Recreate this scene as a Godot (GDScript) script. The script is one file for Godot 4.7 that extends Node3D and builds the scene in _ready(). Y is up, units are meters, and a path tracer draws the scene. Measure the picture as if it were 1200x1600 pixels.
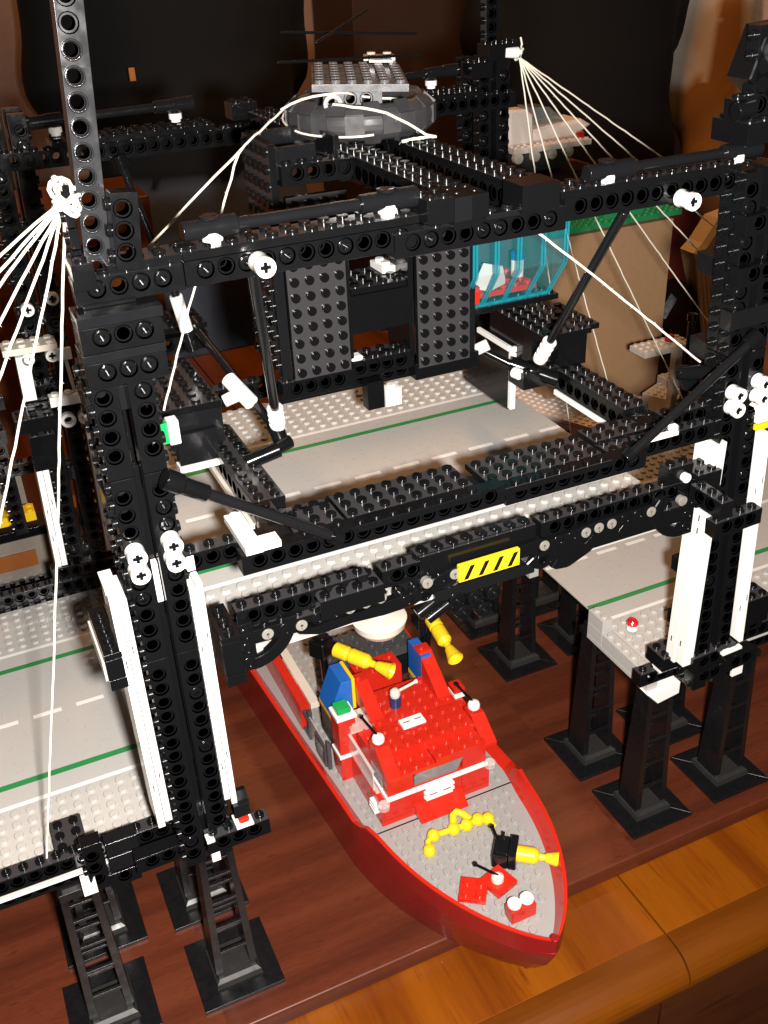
extends Node3D
# All lengths below are in studs (8 mm); U turns them into metres.
const U := 0.008
var mats := {}
var cache := {}
var names := {}
var org := {}
var rng := RandomNumberGenerator.new()


class MB:
	var v := PackedVector3Array()
	var n := PackedVector3Array()
	var c := PackedColorArray()
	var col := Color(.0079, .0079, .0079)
	var top := false      # upper face lighter: dust, with the room's reflected sheen painted in
	var xf := Transform3D()

	func t3(a: Vector3, b: Vector3, d: Vector3, na: Vector3, nb: Vector3, nd: Vector3) -> void:
		v.append(xf * a * U); v.append(xf * d * U); v.append(xf * b * U)
		n.append((xf.basis * na).normalized()); n.append((xf.basis * nd).normalized()); n.append((xf.basis * nb).normalized())
		c.append(col); c.append(col); c.append(col)

	func q4(a: Vector3, b: Vector3, d: Vector3, e: Vector3, na: Vector3, nb: Vector3, nd: Vector3, ne: Vector3) -> void:
		t3(a, b, d, na, nb, nd)
		t3(a, d, e, na, nd, ne)

	func poly(p: Array, out: Vector3) -> void:
		var nn: Vector3 = (p[1] - p[0]).cross(p[2] - p[0])
		if nn.length() < 1e-9 and p.size() > 3:
			nn = (p[2] - p[0]).cross(p[3] - p[0])
		if nn.length() < 1e-12:
			return
		nn = nn.normalized()
		if nn.dot(out) < 0:
			nn = -nn
			for i in range(1, p.size() - 1):
				t3(p[0], p[i + 1], p[i], nn, nn, nn)
		else:
			for i in range(1, p.size() - 1):
				t3(p[0], p[i], p[i + 1], nn, nn, nn)

	func _c(mn: Vector3, mx: Vector3, s: Array, ax: int, b: float) -> Vector3:
		var r := Vector3()
		for k in 3:
			var inset := 0.0 if k == ax else b
			r[k] = (mx[k] - inset) if s[k] > 0 else (mn[k] + inset)
		return r

	func box(mn: Vector3, mx: Vector3, b := 0.04, skip_z := false) -> void:
		for ax in 3:
			if skip_z and ax == 2:
				continue
			var i := (ax + 1) % 3
			var j := (ax + 2) % 3
			for s in [-1, 1]:
				var p := []
				for q in [[-1, -1], [1, -1], [1, 1], [-1, 1]]:
					var sg := [0, 0, 0]
					sg[ax] = s; sg[i] = q[0]; sg[j] = q[1]
					p.append(_c(mn, mx, sg, ax, b))
				var o := Vector3()
				o[ax] = s
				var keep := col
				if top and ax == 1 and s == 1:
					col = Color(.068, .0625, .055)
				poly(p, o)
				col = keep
		if b <= 0.0:
			return
		for k in 3:
			var i := (k + 1) % 3
			var j := (k + 2) % 3
			for si in [-1, 1]:
				for sj in [-1, 1]:
					var s0 := [0, 0, 0]
					s0[i] = si; s0[j] = sj; s0[k] = -1
					var s1 := s0.duplicate()
					s1[k] = 1
					var o := Vector3()
					o[i] = si; o[j] = sj
					var ni := Vector3()
					ni[i] = si
					var nj := Vector3()
					nj[j] = sj
					var p0 := _c(mn, mx, s0, i, b)
					var p1 := _c(mn, mx, s1, i, b)
					var p2 := _c(mn, mx, s1, j, b)
					var p3 := _c(mn, mx, s0, j, b)
					if (p1 - p0).cross(p2 - p0).dot(o) > 0:
						q4(p0, p1, p2, p3, ni, ni, nj, nj)
					else:
						q4(p0, p3, p2, p1, ni, nj, nj, ni)
		for sx in [-1, 1]:
			for sy in [-1, 1]:
				for sz in [-1, 1]:
					var s := [sx, sy, sz]
					poly([_c(mn, mx, s, 0, b), _c(mn, mx, s, 1, b), _c(mn, mx, s, 2, b)], Vector3(sx, sy, sz))

	# profile [(r, t)...] turned round the y axis through `at`
	func lathe(at: Vector3, pr: Array, seg := 14) -> void:
		for k in pr.size() - 1:
			var p: Vector2 = pr[k]
			var q: Vector2 = pr[k + 1]
			var nr := Vector2(q.y - p.y, p.x - q.x)
			if nr.length() < 1e-9:
				continue
			nr = nr.normalized()
			var n0 := nr
			var n1 := nr
			if p.distance_to(q) < .085:
				if k > 0:
					var w: Vector2 = pr[k - 1]
					n0 = Vector2(p.y - w.y, w.x - p.x).normalized()
				if k < pr.size() - 2:
					var w: Vector2 = pr[k + 2]
					n1 = Vector2(w.y - q.y, q.x - w.x).normalized()
				if n0.dot(nr) < .2: n0 = nr
				if n1.dot(nr) < .2: n1 = nr
			for i in seg:
				var a := TAU * i / seg
				var b := TAU * (i + 1) / seg
				var da := Vector3(cos(a), 0, -sin(a))
				var db := Vector3(cos(b), 0, -sin(b))
				var na := Vector3(da.x * n0.x, n0.y, da.z * n0.x)
				var nb := Vector3(db.x * n0.x, n0.y, db.z * n0.x)
				var ma := Vector3(da.x * n1.x, n1.y, da.z * n1.x)
				var mb := Vector3(db.x * n1.x, n1.y, db.z * n1.x)
				var p0: Vector3 = at + da * p.x + Vector3(0, p.y, 0)
				var p1: Vector3 = at + db * p.x + Vector3(0, p.y, 0)
				var q1: Vector3 = at + db * q.x + Vector3(0, q.y, 0)
				var q0: Vector3 = at + da * q.x + Vector3(0, q.y, 0)
				if p.x < 1e-6:
					t3(p0, q1, q0, na, mb, ma)
				elif q.x < 1e-6:
					t3(p0, p1, q0, na, nb, ma)
				else:
					q4(p0, p1, q1, q0, na, nb, mb, ma)

	func stud(at: Vector3, hollow := false, seg := 14) -> void:
		if hollow:
			lathe(at, [Vector2(.3, 0), Vector2(.3, .17), Vector2(.275, .2), Vector2(.2, .2), Vector2(.2, .03), Vector2(0, .03)], seg)
		else:
			lathe(at, [Vector2(.3, 0), Vector2(.3, .17), Vector2(.275, .2), Vector2(0, .2)], seg)

	# frame with y along d
	func along(a: Vector3, b: Vector3) -> Transform3D:
		var y := (b - a).normalized()
		var x := y.cross(Vector3(0.13, 0.2, 0.97)).normalized()
		return Transform3D(Basis(x, y, x.cross(y)), a)

	func rod(a: Vector3, b: Vector3, r: float, seg := 12, r1 := -1.0, bev := 0.04) -> void:
		var keep := xf
		xf = xf * along(a, b)
		var l := (b - a).length()
		var e := r if r1 < 0 else r1
		lathe(Vector3(), [Vector2(0, 0), Vector2(r - bev, 0), Vector2(r, bev), Vector2(e, l - bev), Vector2(e - bev, l), Vector2(0, l)], seg)
		xf = keep

	func turned(a: Vector3, b: Vector3, pr: Array, seg := 14) -> void:
		var keep := xf
		xf = xf * along(a, b)
		lathe(Vector3(), pr, seg)
		xf = keep

	# smooth tube through points
	func tube(p: Array, r: float, seg := 6) -> void:
		var rings := []
		for i in p.size():
			var d: Vector3 = (p[min(i + 1, p.size() - 1)] - p[max(i - 1, 0)]).normalized()
			var x := d.cross(Vector3(0.31, 0.9, 0.3)).normalized()
			var y := x.cross(d)
			var ring := []
			for k in seg:
				var a := TAU * k / seg
				ring.append(x * cos(a) + y * sin(a))
			rings.append(ring)
		for i in p.size() - 1:
			for k in seg:
				var m := (k + 1) % seg
				var a0: Vector3 = rings[i][k]
				var a1: Vector3 = rings[i][m]
				var b0: Vector3 = rings[i + 1][k]
				var b1: Vector3 = rings[i + 1][m]
				q4(p[i] + a1 * r, p[i] + a0 * r, p[i + 1] + b0 * r, p[i + 1] + b1 * r, a1, a0, b0, b1)

	# outline (x, y) pushed out from z0 to z1
	func slab(o: PackedVector2Array, z0: float, z1: float, b := 0.05) -> void:
		if Geometry2D.is_polygon_clockwise(o):
			o = o.duplicate()
			o.reverse()
		var cap := o
		if b > 0:
			var ins := PackedVector2Array()
			var m := o.size()
			for i in m:
				var d0 := (o[i] - o[(i + m - 1) % m]).normalized()
				var d1 := (o[(i + 1) % m] - o[i]).normalized()
				var n0 := Vector2(-d0.y, d0.x)
				var n1 := Vector2(-d1.y, d1.x)
				var nn := (n0 + n1).normalized()
				ins.append(o[i] + nn * b / maxf(0.4, nn.dot(n0)))
			cap = ins
		var tr := Geometry2D.triangulate_polygon(cap)
		for i in range(0, tr.size(), 3):
			var a := cap[tr[i]]
			var e := cap[tr[i + 1]]
			var d := cap[tr[i + 2]]
			poly([Vector3(a.x, a.y, z1), Vector3(e.x, e.y, z1), Vector3(d.x, d.y, z1)], Vector3(0, 0, 1))
			poly([Vector3(a.x, a.y, z0), Vector3(e.x, e.y, z0), Vector3(d.x, d.y, z0)], Vector3(0, 0, -1))
		for i in o.size():
			var j := (i + 1) % o.size()
			var d := o[j] - o[i]
			if d.length() < 1e-6:
				continue
			var out := Vector3(d.y, -d.x, 0)
			poly([Vector3(o[i].x, o[i].y, z0 + b), Vector3(o[j].x, o[j].y, z0 + b), Vector3(o[j].x, o[j].y, z1 - b), Vector3(o[i].x, o[i].y, z1 - b)], out)
			if b > 0:
				poly([Vector3(o[i].x, o[i].y, z1 - b), Vector3(o[j].x, o[j].y, z1 - b), Vector3(cap[j].x, cap[j].y, z1), Vector3(cap[i].x, cap[i].y, z1)], out + Vector3(0, 0, 1) * d.length())
				poly([Vector3(o[i].x, o[i].y, z0 + b), Vector3(o[j].x, o[j].y, z0 + b), Vector3(cap[j].x, cap[j].y, z0), Vector3(cap[i].x, cap[i].y, z0)], out - Vector3(0, 0, 1) * d.length())

	# a flat face at z with round holes of radius r, facing s
	func holed(x0: float, x1: float, y0: float, y1: float, yc: float, hs: Array, z: float, s: float, depth: float) -> void:
		var o := Vector3(0, 0, s)
		var cur := x0
		for h in hs:
			var l := maxf(h - .5, cur)
			var r := minf(h + .5, x1)
			if l > cur + 1e-4:
				poly([Vector3(cur, y0, z), Vector3(l, y0, z), Vector3(l, y1, z), Vector3(cur, y1, z)], o)
			var an := []
			for k in 14:
				an.append(TAU * k / 14.0)
			for q in [Vector2(r - h, y1 - yc), Vector2(l - h, y1 - yc), Vector2(l - h, y0 - yc), Vector2(r - h, y0 - yc)]:
				an.append(fposmod(q.angle(), TAU))
			an.sort()
			var ou := []
			var dr := []
			for a in an:
				var d := Vector2(cos(a), sin(a))
				var t := 1e9
				if d.x > 1e-6: t = minf(t, (r - h) / d.x)
				if d.x < -1e-6: t = minf(t, (l - h) / d.x)
				if d.y > 1e-6: t = minf(t, (y1 - yc) / d.y)
				if d.y < -1e-6: t = minf(t, (y0 - yc) / d.y)
				ou.append(Vector3(h + d.x * t, yc + d.y * t, z))
				dr.append(Vector3(d.x, d.y, 0))
			var ct := Vector3(h, yc, z)
			var bk := Vector3(0, 0, -s * .11)
			var th := Vector3(0, 0, -s * depth)
			for k in an.size():
				var m: int = (k + 1) % an.size()
				var a: Vector3 = dr[k]
				var b: Vector3 = dr[m]
				poly([ct + a * .435, ou[k], ou[m], ct + b * .435], o)
				var ch := Vector3(0, 0, -s * .04)
				var nca := -a
				var ncb := -b
				if s > 0:
					q4(ct + b * .435, ct + a * .435, ct + a * .385 + ch, ct + b * .385 + ch, o, o, nca, ncb)
				else:
					q4(ct + a * .435, ct + b * .435, ct + b * .385 + ch, ct + a * .385 + ch, o, o, ncb, nca)
				var rim := [[ct + a * .385 + ch, ct + b * .385 + ch, ct + b * .385 + bk, ct + a * .385 + bk], [ct + a * .3 + bk, ct + b * .3 + bk, ct + b * .3 + th, ct + a * .3 + th]]
				for w in rim:
					if s > 0:
						q4(w[1], w[0], w[3], w[2], -b, -a, -a, -b)
					else:
						q4(w[0], w[1], w[2], w[3], -a, -b, -b, -a)
				poly([ct + a * .385 + bk, ct + b * .385 + bk, ct + b * .3 + bk, ct + a * .3 + bk], o)
			cur = r
		if cur < x1 - 1e-4:
			poly([Vector3(cur, y0, z), Vector3(x1, y0, z), Vector3(x1, y1, z), Vector3(cur, y1, z)], o)

	func done() -> ArrayMesh:
		var m := ArrayMesh.new()
		var a := []
		a.resize(Mesh.ARRAY_MAX)
		a[Mesh.ARRAY_VERTEX] = v
		a[Mesh.ARRAY_NORMAL] = n
		a[Mesh.ARRAY_COLOR] = c
		m.add_surface_from_arrays(Mesh.PRIMITIVE_TRIANGLES, a)
		return m


func V(x: float, y: float, z: float) -> Vector3:
	return Vector3(x, y, z)


# ---------------------------------------------------------------- shapes kept for reuse
func brick(nx: float, nz: float, h := 1.2, studs := true, hollow := false) -> ArrayMesh:
	var k := "b%s_%s_%s_%s_%s" % [nx, nz, h, studs, hollow]
	if cache.has(k): return cache[k]
	var m := MB.new()
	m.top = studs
	m.box(V(.012, 0, .012), V(nx - .012, h, nz - .012), .024)
	if studs:
		for i in int(round(nx)):
			for j in int(round(nz)):
				m.stud(V((i + .5) * nx / round(nx), h, (j + .5) * nz / round(nz)), hollow)
	cache[k] = m.done()
	return cache[k]


# technic brick: along +x, front face with the holes at z = 0, studs up
func beam(l: float, hs = null, studs := true, zd := 1.0, h := 1.2) -> ArrayMesh:
	if hs == null:
		hs = []
		for i in range(1, int(round(l))):
			hs.append(float(i))
	var k := "t%s_%s_%s_%s_%s" % [l, hs, studs, zd, h]
	if cache.has(k): return cache[k]
	var m := MB.new()
	var b := .026
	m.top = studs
	m.box(V(.012, 0, -zd), V(l - .012, h, 0), b, true)
	m.holed(.012 + b, l - .012 - b, b, h - b, .7, hs, 0, 1, zd - .11)
	m.holed(.012 + b, l - .012 - b, b, h - b, .7, hs, -zd, -1, .11)
	if studs:
		var c := int(round(l))
		for i in c:
			m.stud(V((i + .5) * l / c, h, -.5), true)
	cache[k] = m.done()
	return cache[k]


func peg() -> ArrayMesh:        # connector pin head with its slot
	if cache.has("peg"): return cache["peg"]
	var m := MB.new()
	m.xf = Transform3D(Basis(V(1, 0, 0), V(0, 0, 1), V(0, -1, 0)))
	m.lathe(V(0, -.6, 0), [Vector2(.285, 0), Vector2(.285, .5), Vector2(.36, .5), Vector2(.36, .58), Vector2(.3, .6), Vector2(.17, .6), Vector2(.17, .2), Vector2(0, .2)], 14)
	cache["peg"] = m.done()
	return cache["peg"]


func bush(l := .9) -> ArrayMesh:      # round bush with the cross hole, facing +z
	var k := "bush%s" % l
	if cache.has(k): return cache[k]
	var m := MB.new()
	m.xf = Transform3D(Basis(V(1, 0, 0), V(0, 0, 1), V(0, -1, 0)))
	m.lathe(V(0, 0, 0), [Vector2(.46, 0), Vector2(.5, .06), Vector2(.5, .3), Vector2(.43, .34), Vector2(.43, l - .38), Vector2(.5, l - .34), Vector2(.5, l - .05), Vector2(.46, l), Vector2(.3, l), Vector2(.27, l - .16), Vector2(0, l - .16)], 20)
	cache[k] = m.done()
	return cache[k]


func cross_end() -> ArrayMesh:
	if cache.has("cx"): return cache["cx"]
	var m := MB.new()
	m.box(V(-.25, -.09, -.1), V(.25, .09, .02), .02)
	m.box(V(-.088, -.25, -.1), V(.088, .25, .015), .02)
	cache["cx"] = m.done()
	return cache["cx"]


func slope(w: float, d: float, h: float, lip := .15, flat := 1.0) -> ArrayMesh:  # rises towards -z; flat top of depth `flat`
	var k := "s%s_%s_%s_%s_%s" % [w, d, h, lip, flat]
	if cache.has(k): return cache[k]
	var m := MB.new()
	m.xf = Transform3D(Basis(V(0, 0, -1), V(0, 1, 0), V(1, 0, 0)))   # outline x -> -z, push -> +x
	m.slab(PackedVector2Array([Vector2(0, 0), Vector2(d, 0), Vector2(d, h), Vector2(d - flat, h), Vector2(0, lip)]), .012, w - .012, .03)
	m.xf = Transform3D()
	if flat > .4:
		for i in int(w):
			m.stud(V(i + .5, h, -d + flat * .5))
	cache[k] = m.done()
	return cache[k]


# ---------------------------------------------------------------- nodes
func numbered(s: String) -> String:
	if not names.has(s):
		names[s] = 0
		return s
	names[s] += 1
	return "%s_%03d" % [s, names[s]]


func thing(called: String, label: String, cat: String, at: Vector3, group := "") -> Node3D:
	var o := Node3D.new()
	o.name = numbered(called)
	add_child(o)
	o.position = at * U
	o.set_meta("label", label)
	o.set_meta("category", cat)
	if group != "": o.set_meta("group", group)
	org[o] = at
	return o


# a part, placed by its place in the scene (studs)
func put(par: Node3D, called: String, mesh: Mesh, mat: Material, at := Vector3(), bas := Basis(), label := "") -> MeshInstance3D:
	var o := MeshInstance3D.new()
	o.mesh = mesh
	o.material_override = mat
	o.name = called
	o.position = (at - org.get(par, Vector3())) * U
	o.basis = bas
	if label != "": o.set_meta("label", label)
	par.add_child(o, true)
	org[o] = at
	return o


# a mesh made in scene coordinates (studs) becomes a part
func part(par: Node3D, called: String, m: MB, mat: Material, label := "") -> MeshInstance3D:
	return put(par, called, m.done(), mat, Vector3(), Basis(), label)


func boxp(par: Node3D, called: String, mn: Vector3, mx: Vector3, mat: Material, b := .04) -> MeshInstance3D:
	var m := MB.new()
	m.box(Vector3(), mx - mn, b)
	return put(par, called, m.done(), mat, mn)


func structure(called: String, m: MB, mat: Material, at := Vector3()) -> MeshInstance3D:
	var o := MeshInstance3D.new()
	o.mesh = m.done()
	o.material_override = mat
	o.name = called
	o.position = at * U
	o.set_meta("kind", "structure")
	add_child(o)
	org[o] = at
	return o


func pegs(par: Node3D, at: Vector3, hs: Array, bas := Basis(), odds := .4) -> void:
	for h in hs:
		if rng.randf() < odds:
			put(par, "connector_pin", peg(), mats.black, at + bas * V(h, .7, 0), bas)


const UPL := Basis(Vector3(0, 1, 0), Vector3(-1, 0, 0), Vector3(0, 0, 1))    # stands up, studs to -x
const UPR := Basis(Vector3(0, -1, 0), Vector3(1, 0, 0), Vector3(0, 0, 1))    # stands up, studs to +x
const FWD := Basis(Vector3(1, 0, 0), Vector3(0, 0, 1), Vector3(0, -1, 0))    # studs to +z
const INZ := Basis(Vector3(0, 0, -1), Vector3(0, 1, 0), Vector3(1, 0, 0))    # along -z, holes to +x
const OUTZ := Basis(Vector3(0, 0, 1), Vector3(0, 1, 0), Vector3(-1, 0, 0))   # along +z, holes to -x
const LFT := Basis(Vector3(0, 0, 1), Vector3(-1, 0, 0), Vector3(0, -1, 0))   # flat plate standing, studs to -x


# ---------------------------------------------------------------- materials
func lin(r: float, g: float, b: float, a := 1.0) -> Color:
	var c := Color(r, g, b).linear_to_srgb()
	c.a = a
	return c


func plastic(r: float, g: float, b: float, rough := .22, wear: Texture2D = null) -> StandardMaterial3D:
	var m := StandardMaterial3D.new()
	m.albedo_color = lin(r, g, b)
	m.roughness = rough
	m.metallic_specular = .5
	if wear:
		m.roughness_texture = wear
		m.uv1_triplanar = true
		m.uv1_world_triplanar = false
		m.uv1_scale = V(14, 14, 14)
	return m


func speck_texture(lo: float, hi: float, sd: int) -> ImageTexture:
	var n := FastNoiseLite.new()
	n.seed = sd
	n.frequency = .03
	n.fractal_octaves = 4
	var im := Image.create(256, 256, false, Image.FORMAT_RGB8)
	for y in 256:
		for x in 256:
			var t := clampf(.5 + .75 * n.get_noise_2d(x, y), 0, 1)
			var w := lerpf(lo, hi, t)
			im.set_pixel(x, y, Color(w, w, w))
	return ImageTexture.create_from_image(im)


# long grain along u
func wood_texture(w: int, h: int, sd: int, dark: Color, mid: Color, light: Color, stretch: float, fine: float) -> ImageTexture:
	var a := FastNoiseLite.new()
	a.seed = sd; a.frequency = .012; a.fractal_octaves = 4
	var b := FastNoiseLite.new()
	b.seed = sd + 7; b.frequency = fine; b.fractal_octaves = 2
	var im := Image.create(w, h, false, Image.FORMAT_RGB8)
	for y in h:
		for x in w:
			var t := .5 + .8 * a.get_noise_2d(x / stretch, y * 1.6)
			var f := b.get_noise_2d(x / (stretch * .7), y)
			t += .22 * f
			var c := dark.lerp(mid, clampf(t * 1.7, 0, 1)).lerp(light, clampf(t * 1.6 - .75, 0, 1))
			if f > .42:
				c = c.lerp(dark, minf(1.0, (f - .42) * 3.0))
			im.set_pixel(x, y, c.linear_to_srgb())
	return ImageTexture.create_from_image(im)


func tex_mat(t: Texture2D, rough: float, sc: Vector3) -> StandardMaterial3D:
	var m := StandardMaterial3D.new()
	m.albedo_texture = t
	m.roughness = rough
	m.uv1_triplanar = true
	m.uv1_scale = sc
	return m


func make_materials() -> void:
	var sp := speck_texture(.45, 1.0, 3)
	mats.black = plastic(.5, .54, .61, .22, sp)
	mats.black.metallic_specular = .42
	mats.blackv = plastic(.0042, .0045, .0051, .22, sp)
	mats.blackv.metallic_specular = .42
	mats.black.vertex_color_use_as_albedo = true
	mats.black2 = plastic(.0062, .0066, .0076, .2, sp)
	mats.mast = plastic(.016, .0165, .018, .24, sp)
	mats.pilldust = plastic(.022, .021, .02, .5, sp)
	mats.boatdeck = plastic(.3, .285, .272, .45, sp)
	mats.tealp = plastic(.02, .3, .35, .3)
	mats.pillar = plastic(.006, .006, .0066, .42, sp)
	mats.dgrey = plastic(.05, .05, .052, .4, sp)
	mats.greyplate = plastic(.11, .112, .118, .35, sp)
	mats.grey = plastic(.41, .395, .37, .42, sp)
	mats.roadgrey = plastic(.42, .405, .38, .5, sp)
	mats.white = plastic(.78, .77, .74, .3, sp)
	mats.oldwhite = plastic(.6, .55, .47, .4, sp)
	mats.pingrey = plastic(.2, .19, .165, .4)
	mats.red = plastic(.5, .018, .008, .3, sp)
	mats.hull = plastic(.215, .0095, .009, .3, sp)
	mats.cream = plastic(.85, .74, .66, .5, sp)
	mats.dull = plastic(.2, .175, .145, .5, sp)
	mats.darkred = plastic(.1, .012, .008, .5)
	mats.yellow = plastic(.78, .52, .015, .3)
	mats.blue = plastic(.012, .11, .42, .3)
	mats.navy = plastic(.015, .03, .1, .3)
	mats.green = plastic(.02, .2, .055, .5)
	mats.greenp = plastic(.02, .26, .09, .35)
	mats.orange = plastic(.55, .18, .02, .4)
	mats.brownp = plastic(.22, .07, .012, .5)
	mats.roadwhite = plastic(.72, .7, .68, .5)
	mats.rubber = plastic(.03, .03, .032, .75, sp)
	mats.cord = plastic(.74, .7, .6, .9)
	mats.chrome = plastic(.3, .3, .3, .2)
	var g := plastic(.05, .42, .45, .06)
	g.albedo_color = lin(.012, .23, .26, .24)
	g.transparency = BaseMaterial3D.TRANSPARENCY_ALPHA
	mats.teal = g
	g = g.duplicate()
	g.albedo_color = lin(.012, .24, .3, .5)
	mats.tealrib = g
	g = plastic(.3, .34, .36, .05)
	g.albedo_color = lin(.25, .3, .32, .45)
	g.transparency = BaseMaterial3D.TRANSPARENCY_ALPHA
	mats.smoke = g
	g = plastic(.9, .9, .9, .04)
	g.albedo_color = lin(.9, .85, .8, .3)
	g.transparency = BaseMaterial3D.TRANSPARENCY_ALPHA
	mats.clear = g
	g = plastic(.02, .5, .15, .06)
	g.albedo_color = lin(.01, .4, .1, .75)
	g.transparency = BaseMaterial3D.TRANSPARENCY_ALPHA
	mats.tgreen = g
	g = plastic(.6, .01, .02, .06)
	g.albedo_color = lin(.55, .01, .02, .8)
	g.transparency = BaseMaterial3D.TRANSPARENCY_ALPHA
	mats.tred = g
	# mahogany board, honey table
	var bt := wood_texture(1024, 512, 11, Color(.062, .0125, .005), Color(.1, .0215, .008), Color(.125, .029, .012), 26.0, .26)
	mats.board = tex_mat(bt, .42, V(3.6, 3.6, 3.6))
	var tt := wood_texture(1024, 512, 23, Color(.13, .026, .0006), Color(.205, .05, .001), Color(.24, .064, .0014), 40.0, .2)
	mats.table = tex_mat(tt, .36, V(2.2, 2.2, 2.2))
	mats.edge = tex_mat(wood_texture(1024, 256, 31, Color(.105, .025, .0008), Color(.145, .038, .0012), Color(.185, .055, .0025), 60.0, .22), .34, V(2.2, 2.2, 2.2))
	mats.apron = tex_mat(wood_texture(512, 256, 37, Color(.03, .007, .002), Color(.06, .014, .003), Color(.08, .022, .005), 14.0, .1), .4, V(2, 2, 2))
	mats.carton = plastic(.4, .24, .125, .8, sp)
	mats.wall = plastic(.42, .26, .2, .9, sp)
	mats.cabinet = plastic(.06, .028, .016, .6)
	mats.gold = plastic(.75, .55, .3, .22)


func _ready() -> void:
	rng.seed = 20
	# ---- camera, light, exposure
	var cam := Camera3D.new()
	cam.fov = 53.80
	cam.near = .02
	cam.far = 30.0
	cam.position = V(-5.4, 66.73, 44.24) * U
	cam.basis = Basis(Vector3.UP, deg_to_rad(-23.35)) * Basis(Vector3.RIGHT, deg_to_rad(-30.56)) * Basis(Vector3.BACK, deg_to_rad(-2.73))
	add_child(cam)
	var env := Environment.new()
	env.background_mode = Environment.BG_COLOR
	env.background_color = Color(.17, .105, .06).linear_to_srgb()
	env.background_energy_multiplier = .24
	env.tonemap_mode = Environment.TONE_MAPPER_LINEAR
	env.tonemap_exposure = 1.0
	env.sdfgi_enabled = true
	env.ssao_enabled = true
	env.ssil_enabled = true
	var we := WorldEnvironment.new()
	we.environment = env
	add_child(we)
	var flash := OmniLight3D.new()          # the camera's flash, beside the lens
	flash.position = cam.position + cam.basis * (V(3.6, -1.8, 0) * U)
	flash.omni_range = 12
	flash.omni_attenuation = 2
	flash.light_energy = .98
	flash.light_color = Color(1, .975, .95)
	flash.light_size = .011
	flash.shadow_enabled = true
	add_child(flash)
	var lamp := OmniLight3D.new()           # the room's warm ceiling lamp, above and behind the bridge
	lamp.position = V(70, 175, -105) * U
	lamp.light_energy = .62
	lamp.light_color = Color(1, .74, .5)
	lamp.light_size = .1
	lamp.omni_range = 8
	lamp.omni_attenuation = 2
	lamp.shadow_enabled = true
	add_child(lamp)
	make_materials()
	setting()
	roads()
	pillars()
	lift_span()
	tower_front_left()
	tower_front_right()
	towers_rear()
	upper_frame()
	ring()
	house()
	turret()
	cords()
	boat()
	beyond()
	room_lamp()


# ================================================================ table, board, room
func setting() -> void:
	var f := MB.new()
	f.box(V(-260, -98, -330), V(420, -95, 150), 0)
	structure("floor", f, mats.cabinet)
	var w := MB.new()
	w.box(V(-260, -95, -232), V(420, 240, -228), 0)
	structure("back_wall", w, mats.wall)
	var t := thing("table", "honey coloured wooden table with a rounded front edge under the dark board", "table", V(33, -1.75, 0))
	# two leaves with the grain running from front to back, each with a rounded long-grain edge
	for k in 2:
		var x0 := -60.0 if k == 0 else 33.02
		var x1 := 32.86 if k == 0 else 150.0
		var m := MB.new()
		m.box(V(-6.3, -3.2, x0), V(130, 0, x1), .05)
		put(t, "table_leaf", m.done(), mats.table, V(0, -1.75, 0), Basis(V(0, 0, -1), V(0, 1, 0), V(1, 0, 0)))
		var e := MB.new()
		e.xf = Transform3D(Basis(V(0, 0, 1), V(0, 1, 0), V(-1, 0, 0)))
		var o := PackedVector2Array([Vector2(6.32, -3.2), Vector2(6.32, -.0)])
		for a in 9:
			var an := PI / 2 - PI / 2 * a / 8.0
			o.append(Vector2(7.2 + 2.4 * cos(an), -2.2 + 2.2 * sin(an)))
		o.append(Vector2(9.5, -2.7))
		o.append(Vector2(9.2, -3.2))
		e.slab(o, -x1, -x0, .03)
		put(t, "edge_strip", e.done(), mats.edge, V(0, -1.75, 0))
	boxp(t, "apron", V(-58, -40, 5), V(31.9, -4.98, 8), mats.apron, .1)
	boxp(t, "apron", V(32.1, -40, 5), V(148, -4.98, 8), mats.apron, .1)
	boxp(t, "side_panel", V(-58, -95, -125), V(-54, -4.98, 5), mats.apron)
	boxp(t, "side_panel", V(144, -95, -125), V(148, -4.98, 5), mats.apron)
	var b := thing("base_board", "dark mahogany board under the pillars and the red boat", "board", V(20, -1.7, -25))
	var m := MB.new()
	m.box(V(-42, -1.72, -48), V(90, 0, .35), .22)
	part(b, "board", m, mats.board)


# ================================================================ road plates
func road_sheet(x0: float, x1: float, y: float, zc: float, par: Node3D, dash0: float, near_first := 0, far_last := 32) -> void:
	var m := MB.new()
	var z0 := zc - 16.0
	m.box(V(x0, y - .2, z0), V(x1, y, zc + 16.0), .03)
	for i in int(round(x1 - x0)):
		for j in 7:
			m.stud(V(x0 + i + .5, y, zc + 15.5 - j), false, 12)
			m.stud(V(x0 + i + .5, y, z0 + .5 + j), false, 12)
	part(par, "road_plate", m, mats.roadgrey)
	for s in [-1, 1]:
		var g := MB.new()
		g.box(V(x0 + .02, y - .05, zc + s * 6.6 - .27), V(x1 - .02, y + .008, zc + s * 6.6 + .27), 0)
		part(par, "green_line", g, mats.green)
		var w := MB.new()
		w.box(V(x0 + .02, y - .05, zc + s * 8.62 - .17), V(x1 - .02, y + .008, zc + s * 8.62 + .17), 0)
		part(par, "white_line", w, mats.roadwhite)
	var x := dash0
	while x < x1:
		var a := maxf(x, x0 + .05)
		var b := minf(x + 2.07, x1 - .05)
		if b > a + .1:
			var d := MB.new()
			d.box(V(a, y - .05, zc - .2), V(b, y + .008, zc + .2), 0)
			part(par, "lane_dash", d, mats.roadwhite)
		x += 3.18


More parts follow.
